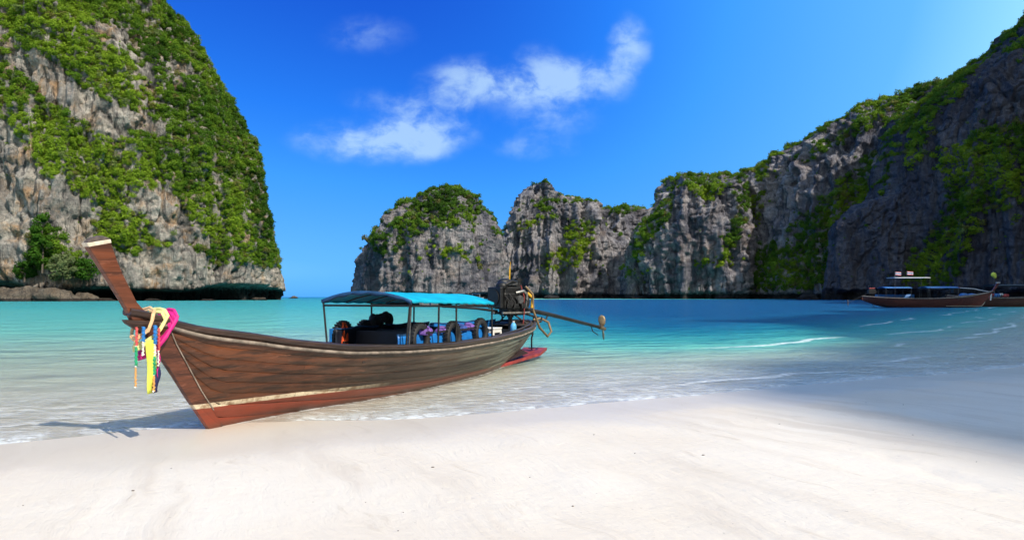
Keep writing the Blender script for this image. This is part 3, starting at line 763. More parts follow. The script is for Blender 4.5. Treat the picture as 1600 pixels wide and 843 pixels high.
# inner skin
S = np.linspace(-.93, 9.99, 120)[:, None]; Q = np.linspace(0, 1, 14)[None, :]
hb = MB()
for side in (-1, 1): hb.sheet(hullp(S + Q * 0, Q + S * 0, side, -.03))
hull = hb.build('hull', MATS['inner_wood'], B)
STR = [0, .13, .27, .40, .52, .64, .76, .88, 1.0]
make_planks(hull, MATS['hull_wood'], STR, [[-.93, 1.9, 5.4, 9.98], [-.93, 3.3, 7.2, 9.98], [-.93, 1.2, 4.4, 8.0, 9.98]])
# gunwale rails and the pale rub strip under them
for side in (-1, 1):
    S = np.linspace(-1.03, 9.995, 110); c = hullp(S, S * 0 + 1, side)
    c[:, 2] += .035
    MB().tube(c, .042, 8, .9).build('gunwale_rail', MATS['rail_wood'], B)
    d = hullp(S[3:], S[3:] * 0 + .965, side, .02)
    MB().tube(d, .022, 6).build('rub_strip', MATS['rub_wood'], B)
    S = np.linspace(-.4, 9.7, 90); c = hullp(S, S * 0 + .97, side, -.11); c[:, 2] += .05
    MB().tube(c, .03, 6).build('inner_rail', MATS['rail_wood'], B)
# stem board, beak and prow post
lead = [(.03, -.05), (-.313, .418), (-.547, .766), (-.722, .988), (-.837, 1.152), (-.948, 1.257)]
seam = [(-.62, 1.20), (-.52, 1.0), (-.399, .824), (-.182, .476), (.0, .228), (.20, -.04)]
stem = MB()
def board(mb, poly_l, poly_r, hw_l, hw_r):
    """board between a leading edge (thin) and a rear edge (wide)"""
    n = len(poly_l); vs = []
    for (a, b), (c, d), e, f in zip(poly_l, poly_r, hw_l, hw_r):
        vs += [(a, -e, b), (a, e, b), (c, f, d), (c, -f, d)]
    fs = [(0, 1, 2, 3), tuple(range(4 * n - 4, 4 * n))[::-1]]
    for i in range(n - 1):
        for k in range(4):
            l = (k + 1) % 4; fs.append((i * 4 + k, i * 4 + 4 + k, i * 4 + 4 + l, i * 4 + l))
    return mb.add(vs, fs)
sr = [(.20, -.04), (.0, .228), (-.182, .476), (-.399, .824), (-.53, 1.03), (-.62, 1.20)]
def hw(s, z):
    q = np.clip((z - k_(s)) / (g_(s) - k_(s)), 0, 1); return float(b_(s) * q ** p_(s)) + .028
board(stem, lead, sr, [.03] * 6, [max(.05, hw(a, b)) for a, b in sr])
stem.build('stem_board', MATS['stem_wood'], B, bevel=.006)
sl_ = MB(); sl_.tube([(a + .012, -(max(.05, hw(a, b)) + .004), b) for a, b in sr[1:]], .008, 6); sl_.build('stem_seam', MATS['rub_wood'], B)
beak = MB(); board(beak, [(-1.075, 1.315), (-1.05, 1.275), (-.93, 1.20)], [(-.50, 1.265), (-.50, 1.225), (-.60, 1.15)], [.035, .03, .02], [.15, .14, .09])
beak.build('beak', MATS['rail_wood'], B, bevel=.01)
pl_ = [(-.985, 1.29), (-1.06, 1.43), (-1.127, 1.537), (-1.21, 1.66), (-1.297, 1.791), (-1.385, 1.92), (-1.473, 2.045)]
pr_ = [(-.76, 1.31), (-.87, 1.41), (-.948, 1.49), (-1.01, 1.60), (-1.10, 1.76), (-1.165, 1.895), (-1.244, 2.095)]
post = MB(); board(post, pl_, pr_, [.036, .036, .036, .037, .038, .039, .04], [.046, .046, .046, .047, .048, .049, .05])
po = post.build('prow_post', MATS['post_wood'], B, bevel=.012)
bd = MB(); board(bd, [(-1.462, 2.028), (-1.486, 2.064)], [(-1.238, 2.083), (-1.247, 2.12)], [.044, .044], [.054, .054]); bd.build('painted_band', MATS['cream_paint'], po, bevel=.006)
cp = MB(); board(cp, [(-1.480, 2.060), (-1.435, 2.115), (-1.36, 2.148)], [(-1.246, 2.116), (-1.26, 2.135), (-1.30, 2.15)], [.04, .035, .015], [.05, .045, .02]); cp.build('end_cap', MATS['end_grain'], po, bevel=.008)
# floor, fore deck and thwarts
S = np.linspace(.4, 9.6, 40); 
def floor_sheet(S, z0, inset=.05):
    G = []
    for s in S:
        q = np.clip((z0 - k_(s)) / (g_(s) - k_(s)), .001, .98); y = max(.02, float(b_(s) * q ** p_(s)) - inset)
        G.append([(s, yy, z0) for yy in np.linspace(-y, y, 5)])
    return G
MB().sheet(floor_sheet(S, .22)).build('floor', MATS['inner_wood'], B)
for i, s in enumerate(np.linspace(-.25, 1.25, 9)):
    y = float(b_(s)) - .08
    if y > .03: MB().box((s, 0, float(g_(s)) - .10), (.17, 2 * y, .025)).build('deck_plank', MATS['rail_wood'], B)
for s in (2.3, 3.9, 5.2, 6.6, 7.9): MB().box((s, 0, float(g_(s)) - .16), (.26, 2 * float(b_(s)) - .12, .035)).build('thwart', MATS['inner_wood'], B, bevel=.006)
for s in np.arange(1.6, 9.4, .62):
    for side in (-1, 1):
        q = np.linspace(.35, .97, 7); MB().tube(hullp(q * 0 + s, q, side, -.05), .024, 5).build('rib', MATS['inner_wood'], B)
# canopy
C0, C1, CW = 3.13, 6.22, .83
U = np.linspace(0, 1, 26); Vv = np.linspace(-1, 1, 25); G = []
for u in U:
    s = C0 + (C1 - C0) * u; ze = 1.485 - .06 * u; ar = .145 + .03 * u; row = []
    for v in Vv:
        sag = .014 * abs(math.sin(u * math.pi * 4)) * (1 - v * v)
        row.append((s - .05 * (1 - abs(v)) * (1 - u), v * (CW + .03), ze + ar * (1 - abs(v) ** 2.1) - sag))
    G.append(row)
can = MB().sheet(G).build('canopy', MATS['canopy_cloth'], B, solid=.012)
G2 = []
for u in np.linspace(0, 1, 25):
    v = -1 + 2 * u; z = 1.485 + .145 * (1 - abs(v) ** 2.1)
    G2.append([(C0 - .055 * (1 - abs(v)) - .012, v * (CW + .03), z + .012), (C0 - .055 * (1 - abs(v)) - .012, v * (CW + .03), z - .05 - .015 * math.sin(v * 17))])
MB().sheet(G2).build('front_flap', MATS['canopy_trim'], can, solid=.006)
for side in (-1, 1):
    G2 = []
    for u in np.linspace(0, 1, 40):
        s = C0 + (C1 - C0) * u; ze = 1.485 - .06 * u
        G2.append([(s, side * (CW + .036), ze + .01), (s, side * (CW + .04), ze - .035 - .008 * math.sin(u * 60))])
    MB().sheet(G2).build('side_flap', MATS['canopy_cloth'], can, solid=.006)
for s, side in [(3.13, -1), (4.05, -1), (4.68, -1), (6.2, -1), (3.13, 1), (4.5, 1), (6.0, 1)]:
    y = side * (float(b_(s)) - .06)
    MB().tube([(s, y, float(g_(s)) - .1), (s, side * CW, 1.46 - .06 * (s - C0) / 3.1)], .017, 7).build('canopy_post', MATS['dark_steel'], B)
MB().tube([(3.22, -(float(b_(3.2)) - .06), .65), (3.16, -CW, 1.45)], .014, 6).build('canopy_brace', MATS['grey_steel'], B)
for z, r in ((1.405, .017),):
    for s in (3.13, 4.5, 6.2):
        MB().tube([(s, -CW, z), (s, CW, z)], r, 6).build('cross_bar', MATS['dark_steel'], B)
    for side in (-1, 1):
        MB().tube([(3.13, side * CW, z), (6.2, side * CW, z - .05)], r, 6).build('side_bar', MATS['dark_steel'], B)
for s in np.linspace(3.13, 6.2, 6):
    ze = 1.485 - .06 * (s - C0) / 3.09
    MB().tube([(s, v * CW, ze - .022 + .145 * (1 - abs(v) ** 2.1)) for v in np.linspace(-1, 1, 15)], .012, 5).build('roof_hoop', MATS['dark_steel'], B)
# white rolled life vests stowed under the roof edge, with a round blue emblem
rk = MB(); rk.box((3.75, -CW + .02, 1.435), (.55, .05, .055)); o = rk.build('white_board', MATS['white_plastic'], B, bevel=.008)
em = MB(); em.tube([(3.74, -CW - .012, 1.437), (3.74, -CW - .005, 1.437)], .024, 12); em.build('emblem', MATS['life_blue'], o)
for k, s in enumerate((5.3, 5.55, 5.8, 6.05)):
    q = MB(); q.box((s, -CW + .12, 1.40), (.2, .18, .055 + .01 * (k % 2))); q.build('stowed_vest', MATS['off_white'], B, bevel=.02)
MB().box((5.4, .35, 1.41), (1.3, .5, .05)).build('roof_shelf', MATS['dark_steel'], B)
# side tarps rising above the gunwales
def side_tarp(side, s0, s1, top, mat, name='side_tarp'):
    G = []
    for s in np.linspace(s0, s1, 40):
        y = side * (float(b_(s)) - .235); z0 = float(g_(s)) - .25; zt = top + .012 * math.sin(s * 7) 
        G.append([(s, y + side * (.012 * math.sin(s * 9 + v * 4) + .03 * math.sin(v * 3.1)), z0 + (zt - z0) * v) for v in np.linspace(0, 1, 9)])
    MB().sheet(G).build(name, mat, B, solid=.012)
    MB().tube([g[-1] for g in G], .016, 6).build('tarp_rail', MATS['canopy_trim'], B)
side_tarp(-1, 3.16, 6.35, .945, MATS['blue_tarp'])
side_tarp(1, 3.13, 6.3, 1.02, MATS['navy_shade'])
side_tarp(1, 6.32, 9.1, .98, MATS['blue_tarp'])
MB().box((3.30, .70, .84), (.34, .02, .36)).build('blue_panel', MATS['blue_tarp'], B)
for k, s in enumerate((3.62, 4.2, 4.8, 5.4)):
    q = MB(); q.box((s, .0, .62), (.22, 1.25, .05)); q.box((s + .10, 0, .80), (.03, 1.2, .34)); q.build('seat_bench', MATS['navy_shade'], B, bevel=.01)
# engine on its pivot, shaft to the right
EX, EZ = 9.1, 1.5
eng = empty('engine', (EX, 0, EZ), 0); eng.parent = B
def wdir(x, y): # world direction into boat space
    c, s = math.cos(-BRZ), math.sin(-BRZ); return (x * c - y * s, x * s + y * c)
dx, dy = wdir(.75, .66); L_ = math.hypot(dx, dy); dx /= L_; dy /= L_
ea = math.atan2(dy, dx)
ezt = empty('x'); bpy.data.objects.remove(ezt)
eng.scale = (1.15, 1.15, 1.15); eng.rotation_euler = (0, 0, ea)      # engine x axis runs along the shaft
e = MB(); e.box((0, 0, -.05), (.62, .36, .34)); e.box((-.02, 0, .17), (.52, .30, .16)); e.box((.05, .0, -.27), (.5, .30, .16)); e.build('engine_block', MATS['engine_black'], eng, bevel=.03)
for k in range(4): MB().tube([(-.20 + .13 * k, 0, .24), (-.20 + .13 * k, 0, .315)], .05, 10).build('cylinder_cap', MATS['engine_black'], eng)
q = MB(); q.box((-.06, -.02, .31), (.34, .22, .07)); q.build('valve_cover', MATS['grey_steel'], eng, bevel=.02)
q = MB(); q.box((-.40, 0, .02), (.09, .42, .44)); q.tube([(-.455, 0, .02), (-.47, 0, .02)], .17, 18); q.build('radiator', MATS['engine_black'], eng, bevel=.02)
q = MB(); q.tube([(.30, 0, -.06), (.38, 0, -.06)], .20, 20); q.build('flywheel', MATS['dark_steel'], eng)
q = MB(); q.tube([(.08, -.19, -.02), (.08, -.25, -.02)], .085, 16); q.build('alternator', MATS['grey_steel'], eng)
q = MB(); q.tube([(-.18, -.19, -.10), (-.18, -.24, -.10)], .065, 14); q.build('pulley', MATS['dark_steel'], eng)
q = MB(); q.tube([(.0, -.18, .12), (.16, -.24, .16), (.27, -.22, .10), (.29, -.20, -.04), (.27, -.2, -.2)], .032, 8); q.build('exhaust_pipe', MATS['worn_metal'], eng)
q = MB(); q.tube([(.24, .02, .24), (.24, .02, .43)], .085, 14); q.tube([(.24, .02, .36), (.24, .02, .385)], .1, 14); q.build('air_filter', MATS['engine_black'], eng)
q = MB(); q.tube([(-.30, -.1, .26), (-.1, -.16, .36), (.1, -.1, .35), (.2, .0, .3)], .028, 7); q.build('intake_pipe', MATS['dark_steel'], eng)
for a_, b2 in [((-.34, -.15, -.3), (.42, -.15, -.3)), ((-.34, .15, -.3), (.42, .15, -.3))]:
    MB().tube([a_, b2], .028, 6).build('frame_rail', MATS['worn_metal'], eng)
q = MB()
for y in (-.13, .13): q.tube([(-.12, y, -.33), (-.10, y, -.46), (.78, y, -.50), (.80, y, -.40)], .02, 6)
q.tube([(.79, -.13, -.45), (.79, .13, -.45)], .02, 6); q.build('lower_frame', MATS['dark_steel'], eng)
for k in range(7):
    a0 = (-.3 + .09 * k, -.19, .05 + .06 * math.sin(k * 2.)); MB().tube([a0, (a0[0] + .05, -.25, a0[2] - .08), (a0[0] + .02, -.22, a0[2] - .22)], .012, 5).build('fuel_line', MATS['rubber'], eng)
for k in range(3): q = MB(); q.box((-.22 + .2 * k, -.2, -.16), (.12, .08, .10)); q.build('side_housing', MATS['engine_black'], eng, bevel=.02)
q = MB(); q.ball((-.28, -.05, .26), (.12, .14, .10), 10, 7); q.build('fuel_filter', MATS['engine_black'], eng)
q = MB(); q.ball((-.05, .1, .34), (.2, .12, .09), 10, 7); q.build('intake_box', MATS['engine_black'], eng)
# shaft: aft end about 3.3 m away and lower
PE = (2.90, 0, -.70)
q = MB(); q.tube([(.36, 0, -.22), (1.2, 0, -.36), PE], [.055, .045, .036], 8); q.build('drive_shaft', MATS['dark_steel'], eng)
q = MB(); q.tube([(.3, 0, -.30), (1.05, 0, -.47), (1.1, 0, -.38)], .02, 6)
for k in range(3): q.tube([(.55 + .2 * k, 0, -.24 - .04 * k), (.58 + .2 * k, 0, -.20 - .04 * k), (.62 + .2 * k, 0, -.25 - .04 * k)], .008, 5)
q.build('shaft_stay', MATS['dark_steel'], eng)
q = MB(); q.tube([(2.52, 0, -.62), (2.62, .02, -.78), (2.78, .0, -.87)], .012, 5); q.build('propeller_guard', MATS['dark_steel'], eng)
q = MB(); q.tube([(PE[0] - .06, 0, PE[2] + .02), (PE[0] + .14, 0, PE[2] - .04)], [.06, .035], 10)
pr = q.build('propeller', MATS['bronze'], eng)
for k in range(2):
    an = math.pi * k + 1.45; ca, sa = math.cos(an), math.sin(an)
    G = []
    for r_, wd_ in [(.03, .03), (.10, .075), (.19, .09), (.26, .07), (.30, .015)]:
        G.append([(PE[0] + .05 + v * wd_ * .6, r_ * ca - v * wd_ * sa * .8, PE[2] + r_ * sa + v * wd_ * ca * .8) for v in (-1, -.4, .4, 1)])
    MB().sheet(G).build('blade', MATS['bronze'], pr, solid=.012)
q = MB(); q.tube([(-.36, 0, -.26), (-.9, 0, -.20), (-1.6, 0, -.16), (-1.75, 0, -.15)], [.028, .022, .018, .022], 7); q.build('tiller', MATS['dark_steel'], eng)
q = MB(); q.tube([(.02, .05, .3), (.03, .05, .6)], .016, 7); q.tube([(.03, .05, .6), (.05, .05, .78)], [.014, .005], 7); q.build('marker_pole', MATS['yellow_paint'], eng)
q = MB(); q.tube([(.34, -.16, .12), (.46, -.2, .02), (.44, -.2, -.2)], .036, 8); q.build('yellow_sleeve', MATS['yellow_paint'], eng)
q = MB(); q.tube([(.12, -.2, .28), (.18, -.24, .05), (.2, -.22, -.28), (.16, -.22, -.62)], .012, 6); q.build('red_line', MATS['red_paint'], eng)
q = MB(); q.tube([(.30, -.15, .26), (.44, -.22, .1), (.46, -.22, -.25), (.62, -.25, -.62), (.86, -.25, -.82), (1.0, -.22, -.72), (.98, -.15, -.52), (.8, -.1, -.43), (.62, -.05, -.46)], .026, 8); q.build('cooling_hose', MATS['hose_tan'], eng)
q = MB(); q.tube([(.46, .05, .18), (.52, .0, .28), (.5, -.1, .34), (.40, -.12, .3)], .010, 6); q.build('cable', MATS['rubber'], eng)
q = MB(); q.tube([(9.1, 0, .62), (9.1, 0, 1.16)], .055, 10); q.tube([(9.1, 0, 1.05), (9.1, 0, 1.18)], .085, 10); q.box((9.1, 0, .70), (.30, 1.1, .12)); q.build('engine_mount', MATS['dark_steel'], B, bevel=.008)
q = MB()
for y in (-.5, .5): q.tube([(9.3, y, .8), (9.1, y * .2, 1.12)], .02, 6)
q.build('mount_stay', MATS['dark_steel'], B)
q = MB(); q.sheet([[(s, y, float(g_(s)) + .03 + .08 * math.sin(math.pi * (s - 9.0) / 1.1) * (1 - (y / max(.03, float(b_(s)))) ** 2)) for y in np.linspace(-float(b_(s)) * .96, float(b_(s)) * .96, 9)] for s in np.linspace(9.05, 9.97, 12)]); q.build('stern_deck', MATS['inner_wood'], B, solid=.03)
# red stern step; the shade of its hollow is a near-black wedge
q = MB(); q.add([(7.55, -.40, .06), (8.4, -.06, -.02), (10.25, .10, .24), (10.35, -.50, .24), (9.55, -.62, .17), (7.55, -.40, -.02), (8.4, -.06, -.12), (10.25, .10, .17), (10.35, -.50, .17), (9.55, -.62, .10)],
                [(0, 1, 2, 3, 4), (9, 8, 7, 6, 5), (0, 4, 9, 5), (4, 3, 8, 9), (3, 2, 7, 8), (2, 1, 6, 7), (1, 0, 5, 6)]); ss = q.build('stern_step', MATS['red_paint'], B, bevel=.01)
q = MB(); q.add([(7.75, -.42, .095), (8.6, -.2, .09), (9.3, -.30, .19), (9.15, -.46, .19), (9.2, -.2, .30)], [(0, 1, 2, 3), (0, 3, 4), (1, 4, 2), (0, 4, 1)]); q.build('recess_shade', MATS['dark_red'], ss)
q = MB(); q.tube([(9.9, -.25, .22), (9.9, -.25, .50), (9.86, -.3, .62), (9.7, -.32, .70)], .022, 7); q.tube([(9.9, -.25, .25), (9.9, -.25, .265)], .09, 12); q.build('step_post', MATS['dark_steel'], ss)

# ------------------------------------------------------------------ things in and on the boat (boat-space positions turned into the world)
def bw(x, y, z):
    c, s = math.cos(BRZ), math.sin(BRZ); return (BX + x * c - y * s, BY + x * s + y * c, z)


def bthing(name, pos, label, cat, group=None):
    o = empty(name, bw(*pos), BRZ); return tag(o, label, cat, group)


def tyre(pos, label, r=.30, tr=.062, tilt=0., group='old tyres used as fenders on the longtail boat'):
    o = bthing('tyre', pos, label, 'tyre', group)
    pts = [(r * .8 * math.cos(a), 0, r * .8 * math.sin(a)) for a in np.linspace(0, 2 * math.pi, 29)[:-1]]
    MB().tube(pts, tr, 10, closed=True).build('casing', MATS['rubber'], o)
    q = MB()
    for k in range(28):
        a = 2 * math.pi * k / 28
        q.box((r * .8 * math.cos(a) + tr * math.cos(a), 0, r * .8 * math.sin(a) + tr * math.sin(a)), (.014, tr * 1.5, .03), Vector((0, 1, 0)).rotation_difference(Vector((0, 1, 0))))
    q.build('tread', MATS['rubber'], o); o.rotation_euler = (tilt, 0, BRZ)
    return o


for s, z, lb in ((3.66, .84, 'black tyre hung on the sunlit blue tarp, nearest the canopy front post'), (4.72, .83, 'black tyre hung on the sunlit blue tarp, second from the front post'), (5.85, .85, 'black tyre hung on the blue tarp beside the white stool')):
    tyre((s, -(float(b_(s)) - .15), z), lb, r=.275, tr=.056, tilt=-.04)
for s, z, lb in ((3.45, .86, 'black tyre at the far front post beside the orange vest'), (4.15, .85, 'black tyre showing over the far dark tarp, right of the front one')):
    tyre((s, float(b_(s)) - .14, z), lb, r=.275, tr=.056, tilt=.04)


def vest(pos, label, mat, size=(.34, .12, .2), rz=0., cat='life jacket', group='life jackets laid along the tarp rail'):
    o = bthing('life_jacket', pos, label, cat, group)
    a, b, c = size
    for sgn in (-1, 1):
        q = MB(); q.box((sgn * a * .27, 0, 0), (a * .46, b, c), taper=.8); q.build('foam_panel', MATS[mat], o, bevel=.03)
    q = MB(); q.tube([(-a * .3, 0, c * .45), (-a * .15, b * .3, c * .66), (a * .15, b * .3, c * .66), (a * .3, 0, c * .45)], .03, 7); q.build('collar', MATS[mat], o)
    q = MB(); q.box((0, -b * .5, -c * .1), (a * .98, .012, .03)); q.build('strap', MATS['rubber'], o)
    o.rotation_euler = (rz * .3, rz * .2, BRZ + rz)
    return o


vest((3.92, -.66, .965), 'purple life jacket on the tarp rail over the first near tyre', 'life_purple', (.40, .14, .12), .2)
vest((4.45, -.67, .955), 'small violet life jacket between the first and second near tyres', 'life_purple', (.34, .12, .08), -.15)
vest((5.15, -.68, .96), 'dark blue and purple life jacket over the second near tyre', 'life_blue', (.42, .14, .10), .1)
vest((5.5, -.67, .965), 'purple life jacket folded next to the last near tyre', 'life_purple', (.34, .12, .10), -.1)
vest((3.42, .63, .83), 'orange life jacket hanging upright inside the canopy front post', 'life_orange', (.20, .08, .40), .1)
o = bthing('black_coat', (4.6, .70, 1.06), 'black coat bundled over the far tarp under the canopy', 'coat')
q = MB()
for k in range(9): q.ball((-.28 + .07 * k, .02 * math.sin(k * 2), .05 * math.sin(k * 1.3) + .012 * k), (.09, .08, .10 + .03 * math.sin(k)), 8, 6)
q.build('cloth_bundle', MATS['rubber'], o); q = MB(); q.tube([(-.3, -.03, 0), (-.24, -.05, .12), (-.05, -.05, .16), (.12, -.04, .13)], .028, 7); q.build('sleeve', MATS['rubber'], o)
# stool
o = bthing('plastic_stool', (7.0, -.40, .27), 'white plastic stool standing aft of the blue tarp', 'stool')
q = MB(); q.box((0, 0, .61), (.44, .42, .035)); q.build('seat', MATS['white_plastic'], o, bevel=.012)
for a_ in (-1, 1):
    for b2 in (-1, 1):
        q = MB(); q.tube([(a_ * .18, b2 * .17, .60), (a_ * .23, b2 * .22, 0)], [.034, .024], 8); q.build('leg', MATS['white_plastic'], o)
q = MB()
for a_ in (-1, 1): q.box((0, a_ * .19, .56), (.38, .02, .07)); q.box((a_ * .19, 0, .56), (.02, .38, .07))
q.build('apron', MATS['white_plastic'], o)
o = bthing('plastic_jug', (8.3, -.42, .74), 'small pale blue plastic bottle by the stern gunwale', 'bottle')
q = MB(); q.tube([(0, 0, 0), (0, 0, .02), (0, 0, .15), (0, 0, .19), (0, 0, .22)], [.06, .07, .07, .05, .022], 12); q.build('bottle_body', MATS['water_bottle'], o)
q = MB(); q.tube([(0, 0, .22), (0, 0, .25)], .026, 10); q.build('cap', MATS['white_plastic'], o)
q = MB(); q.box((8.3, -.42, .70), (.5, .3, .06)); q.build('stern_shelf', MATS['rail_wood'], B)

# ribbons and garlands on the prow
def sash(name, label, mat, loop, r, strands, spread, cat='sash'):
    o = bthing(name, (-.75, 0, 1.1), label, cat); q = MB()
    for k in range(strands):
        f = (k - (strands - 1) / 2) * spread; pts = []
        for i, (a, b2, c) in enumerate(loop):
            j = .009 * math.sin(i * 1.3 + k * 2.4); pts.append((a + .75 + f * .55, b2 * (1.0 + .03 * (k % 2)), c - 1.1 + f * .75 + j))
        q.tube(pts, r, 7, 1.3, closed=True)
    q.build('wrap', MATS[mat], o); return o


lp = [(-.60, -.155, 1.27), (-.66, -.15, 1.17), (-.73, -.115, 1.07), (-.81, -.06, .99), (-.85, 0, .965), (-.81, .06, .99), (-.73, .115, 1.07), (-.66, .15, 1.17), (-.60, .155, 1.27), (-.58, .08, 1.335), (-.57, 0, 1.345), (-.58, -.08, 1.335)]
sash('pink_sash', 'magenta cloth sash wrapped round the bow below the prow post', 'pink_cloth', lp, .015, 9, .020)
lp2 = [(a - .085, b2 * .96, c + .055) for a, b2, c in lp]
sash('yellow_sash', 'pale yellow cloth sash wrapped in front of the pink one', 'yellow_cloth', lp2, .013, 5, .016)
lp3 = [(-.80, -.10, 1.40), (-.84, -.125, 1.30), (-.88, -.12, 1.20), (-.93, -.07, 1.14), (-.95, 0, 1.12), (-.93, .07, 1.14), (-.88, .12, 1.2), (-.84, .125, 1.3), (-.80, .1, 1.4), (-.77, 0, 1.43)]
sash('cream_cord', 'tan cord tied round the foot of the prow post', 'cream_cloth', lp3, .010, 3, .018, 'cord')


def strip(name, label, mat, x, y, z0, z1, wd, cat='ribbon', tw=.3):
    o = bthing(name, (x, y, z0), label, cat); G = []
    for v in np.linspace(0, 1, 14):
        wv = .012 * math.sin(v * 7 + x * 9); an = tw * math.sin(v * 4)
        G.append([(wv + u * wd * math.cos(an), -u * wd * math.sin(an) + .008 * math.cos(u * 3 + v * 5), (z1 - z0) * v) for u in (-.5, -.2, .2, .5)])
    MB().sheet(G).build('cloth', MATS[mat], o, solid=.006); return o


strip('hanging_ribbon', 'long lime yellow ribbon hanging below the bow knot', 'lime_cloth', -.885, -.16, 1.10, .545, .085)
strip('hanging_ribbon', 'short navy ribbon end behind the lime yellow one', 'navy_cloth', -.815, -.145, .86, .545, .075)
strip('hanging_ribbon', 'thin magenta ribbon trailing beside the lime yellow one', 'pink_cloth', -.79, -.15, 1.0, .70, .02)


def garland(x, y, z0, segs, label, r=.020):
    o = bthing('flower_garland', (x, y, z0), label, 'garland', 'flower garlands on the bow'); z = 0.; kx = 0.
    for i, (mt, ln, rr) in enumerate(segs):
        q = MB(); rr *= .62; n = max(2, int(ln / .012))
        for k in range(n): q.ball((kx + .004 * math.sin(k * 2.2), .004 * math.cos(k * 1.7), z - ln * (k + .5) / n), (rr, rr, ln / n * .62), 8, 5)
        q.build('bead_string', MATS[mt], o); z -= ln; kx -= .006
        q = MB(); q.ball((kx, 0, z), .012, 6, 4); q.build('knot', MATS['bead_white'], o); z -= .012
    return o


garland(-1.0, -.10, 1.235, [('bead_red', .19, .024), ('bead_green', .20, .025), ('bead_orange', .20, .018)], 'garland of red, green and orange beads, leftmost on the bow')
garland(-.945, -.13, 1.24, [('bead_blue', .16, .03), ('bead_white', .12, .02)], 'garland of blue then white beads by the beak', .03)
garland(-.84, -.17, 1.25, [('bead_blue', .20, .034), ('bead_white', .10, .026), ('bead_green', .19, .03), ('bead_orange', .16, .022)], 'blue, white and green garland over the lime yellow ribbon')
garland(-.80, -.175, 1.22, [('bead_red', .24, .022), ('bead_white', .14, .014)], 'pale red bead string next to the pink sash')

# ------------------------------------------------------------------ moored boats in the shade at the right
def far_boat(name, label, foot, aft, scale, group='longtail boats moored at the right'):
    rz = math.atan2(aft[1], aft[0]); o = empty(name, (foot[0], foot[1], .12), rz); tag(o, label, 'boat', group)
    k = scale
    S = np.linspace(-.93, 9.99, 60)[:, None]; Q = np.linspace(0, 1, 9)[None, :]
    q = MB()
    for side in (-1, 1): q.sheet(hullp(S + Q * 0, Q + S * 0, side) * k)
    h = q.build('hull', MATS['far_hull'], o)
    for side in (-1, 1):
        S1 = np.linspace(-1.0, 9.99, 60); MB().tube((hullp(S1, S1 * 0 + 1, side) + np.array([0, 0, .02])) * k, .045 * k, 6).build('gunwale_rail', MATS['rub_wood'], o)
        S1 = np.linspace(-.3, 3.2, 24); z = .06 + 0 * S1
        qq = np.clip((z - k_(S1)) / (g_(S1) - k_(S1)), .02, 1); MB().tube(hullp(S1, qq, side, .012) * k, .022 * k, 5).build('waterline_stripe', MATS['cream_paint'], o)
    q = MB(); board(q, [(a * k, b * k) for a, b in pl_], [(a * k, b * k) for a, b in pr_], [.06 * k] * 7, [.08 * k] * 7); po2 = q.build('prow_post', MATS['far_hull'], o)
    q = MB(); q.box((-1.36 * k, 0, 2.10 * k), (.3 * k, .18 * k, .08 * k)); q.build('end_cap', MATS['off_white'], po2, bevel=.03)
    MB().sheet(np.array(floor_sheet(np.linspace(.4, 9.6, 24), .35)) * k).build('floor', MATS['inner_wood'], o)
    q = MB(); q.tube([(-.75 * k, -.12 * k, 1.30 * k), (-.86 * k, -.13 * k, 1.1 * k), (-.84 * k, -.14 * k, .55 * k)], [.07 * k, .09 * k, .05 * k], 7); q.build('sash', MATS['flag_white'], o)
    q = MB(); q.tube([(-.70 * k, -.14 * k, 1.28 * k), (-.78 * k, -.16 * k, 1.1 * k), (-.77 * k, -.17 * k, .6 * k)], [.05 * k, .06 * k, .03 * k], 7); q.build('sash', MATS['far_red'], o)
    e = MB(); e.box((9.2 * k, 0, 1.30 * k), (.62 * k, .36 * k, .36 * k)); e.box((9.2 * k, 0, 1.52 * k), (.4 * k, .26 * k, .12 * k)); e.tube([(9.1 * k, 0, .75 * k), (9.1 * k, 0, 1.2 * k)], .05 * k, 7); e.tube([(9.4 * k, 0, 1.2 * k), (11.2 * k, 0, .35 * k)], .03 * k, 6)
    e.tube([(8.9 * k, 0, 1.3 * k), (7.6 * k, 0, 1.35 * k)], .022 * k, 6); en = e.build('engine', MATS['engine_black'], o, bevel=.03)
    e = MB(); e.box((9.2 * k, 0, 1.62 * k), (.5 * k, .3 * k, .07 * k)); e.build('engine_cover', MATS['far_red'], en, bevel=.02)
    e = MB(); e.box((11.22 * k, 0, .34 * k), (.05 * k, .10 * k, .5 * k)); e.build('propeller', MATS['bronze'], en, bevel=.03)
    return o


def awning(o, k, s0, s1, z, half, mat, name='awning', arch=.1, legs=True):
    G = [[(s * k, v * half * k, (z + arch * (1 - v * v)) * k) for v in np.linspace(-1, 1, 9)] for s in np.linspace(s0, s1, 8)]
    a = MB().sheet(G).build(name, MATS[mat], o, solid=.06)
    if legs:
        for s in (s0 + .05, s1 - .05):
            for side in (-1, 1): MB().tube([(s * k, side * half * .95 * k, .6 * k), (s * k, side * half * .95 * k, z * k)], .016 * k, 5).build('awning_post', MATS['grey_steel'], o)
    return a


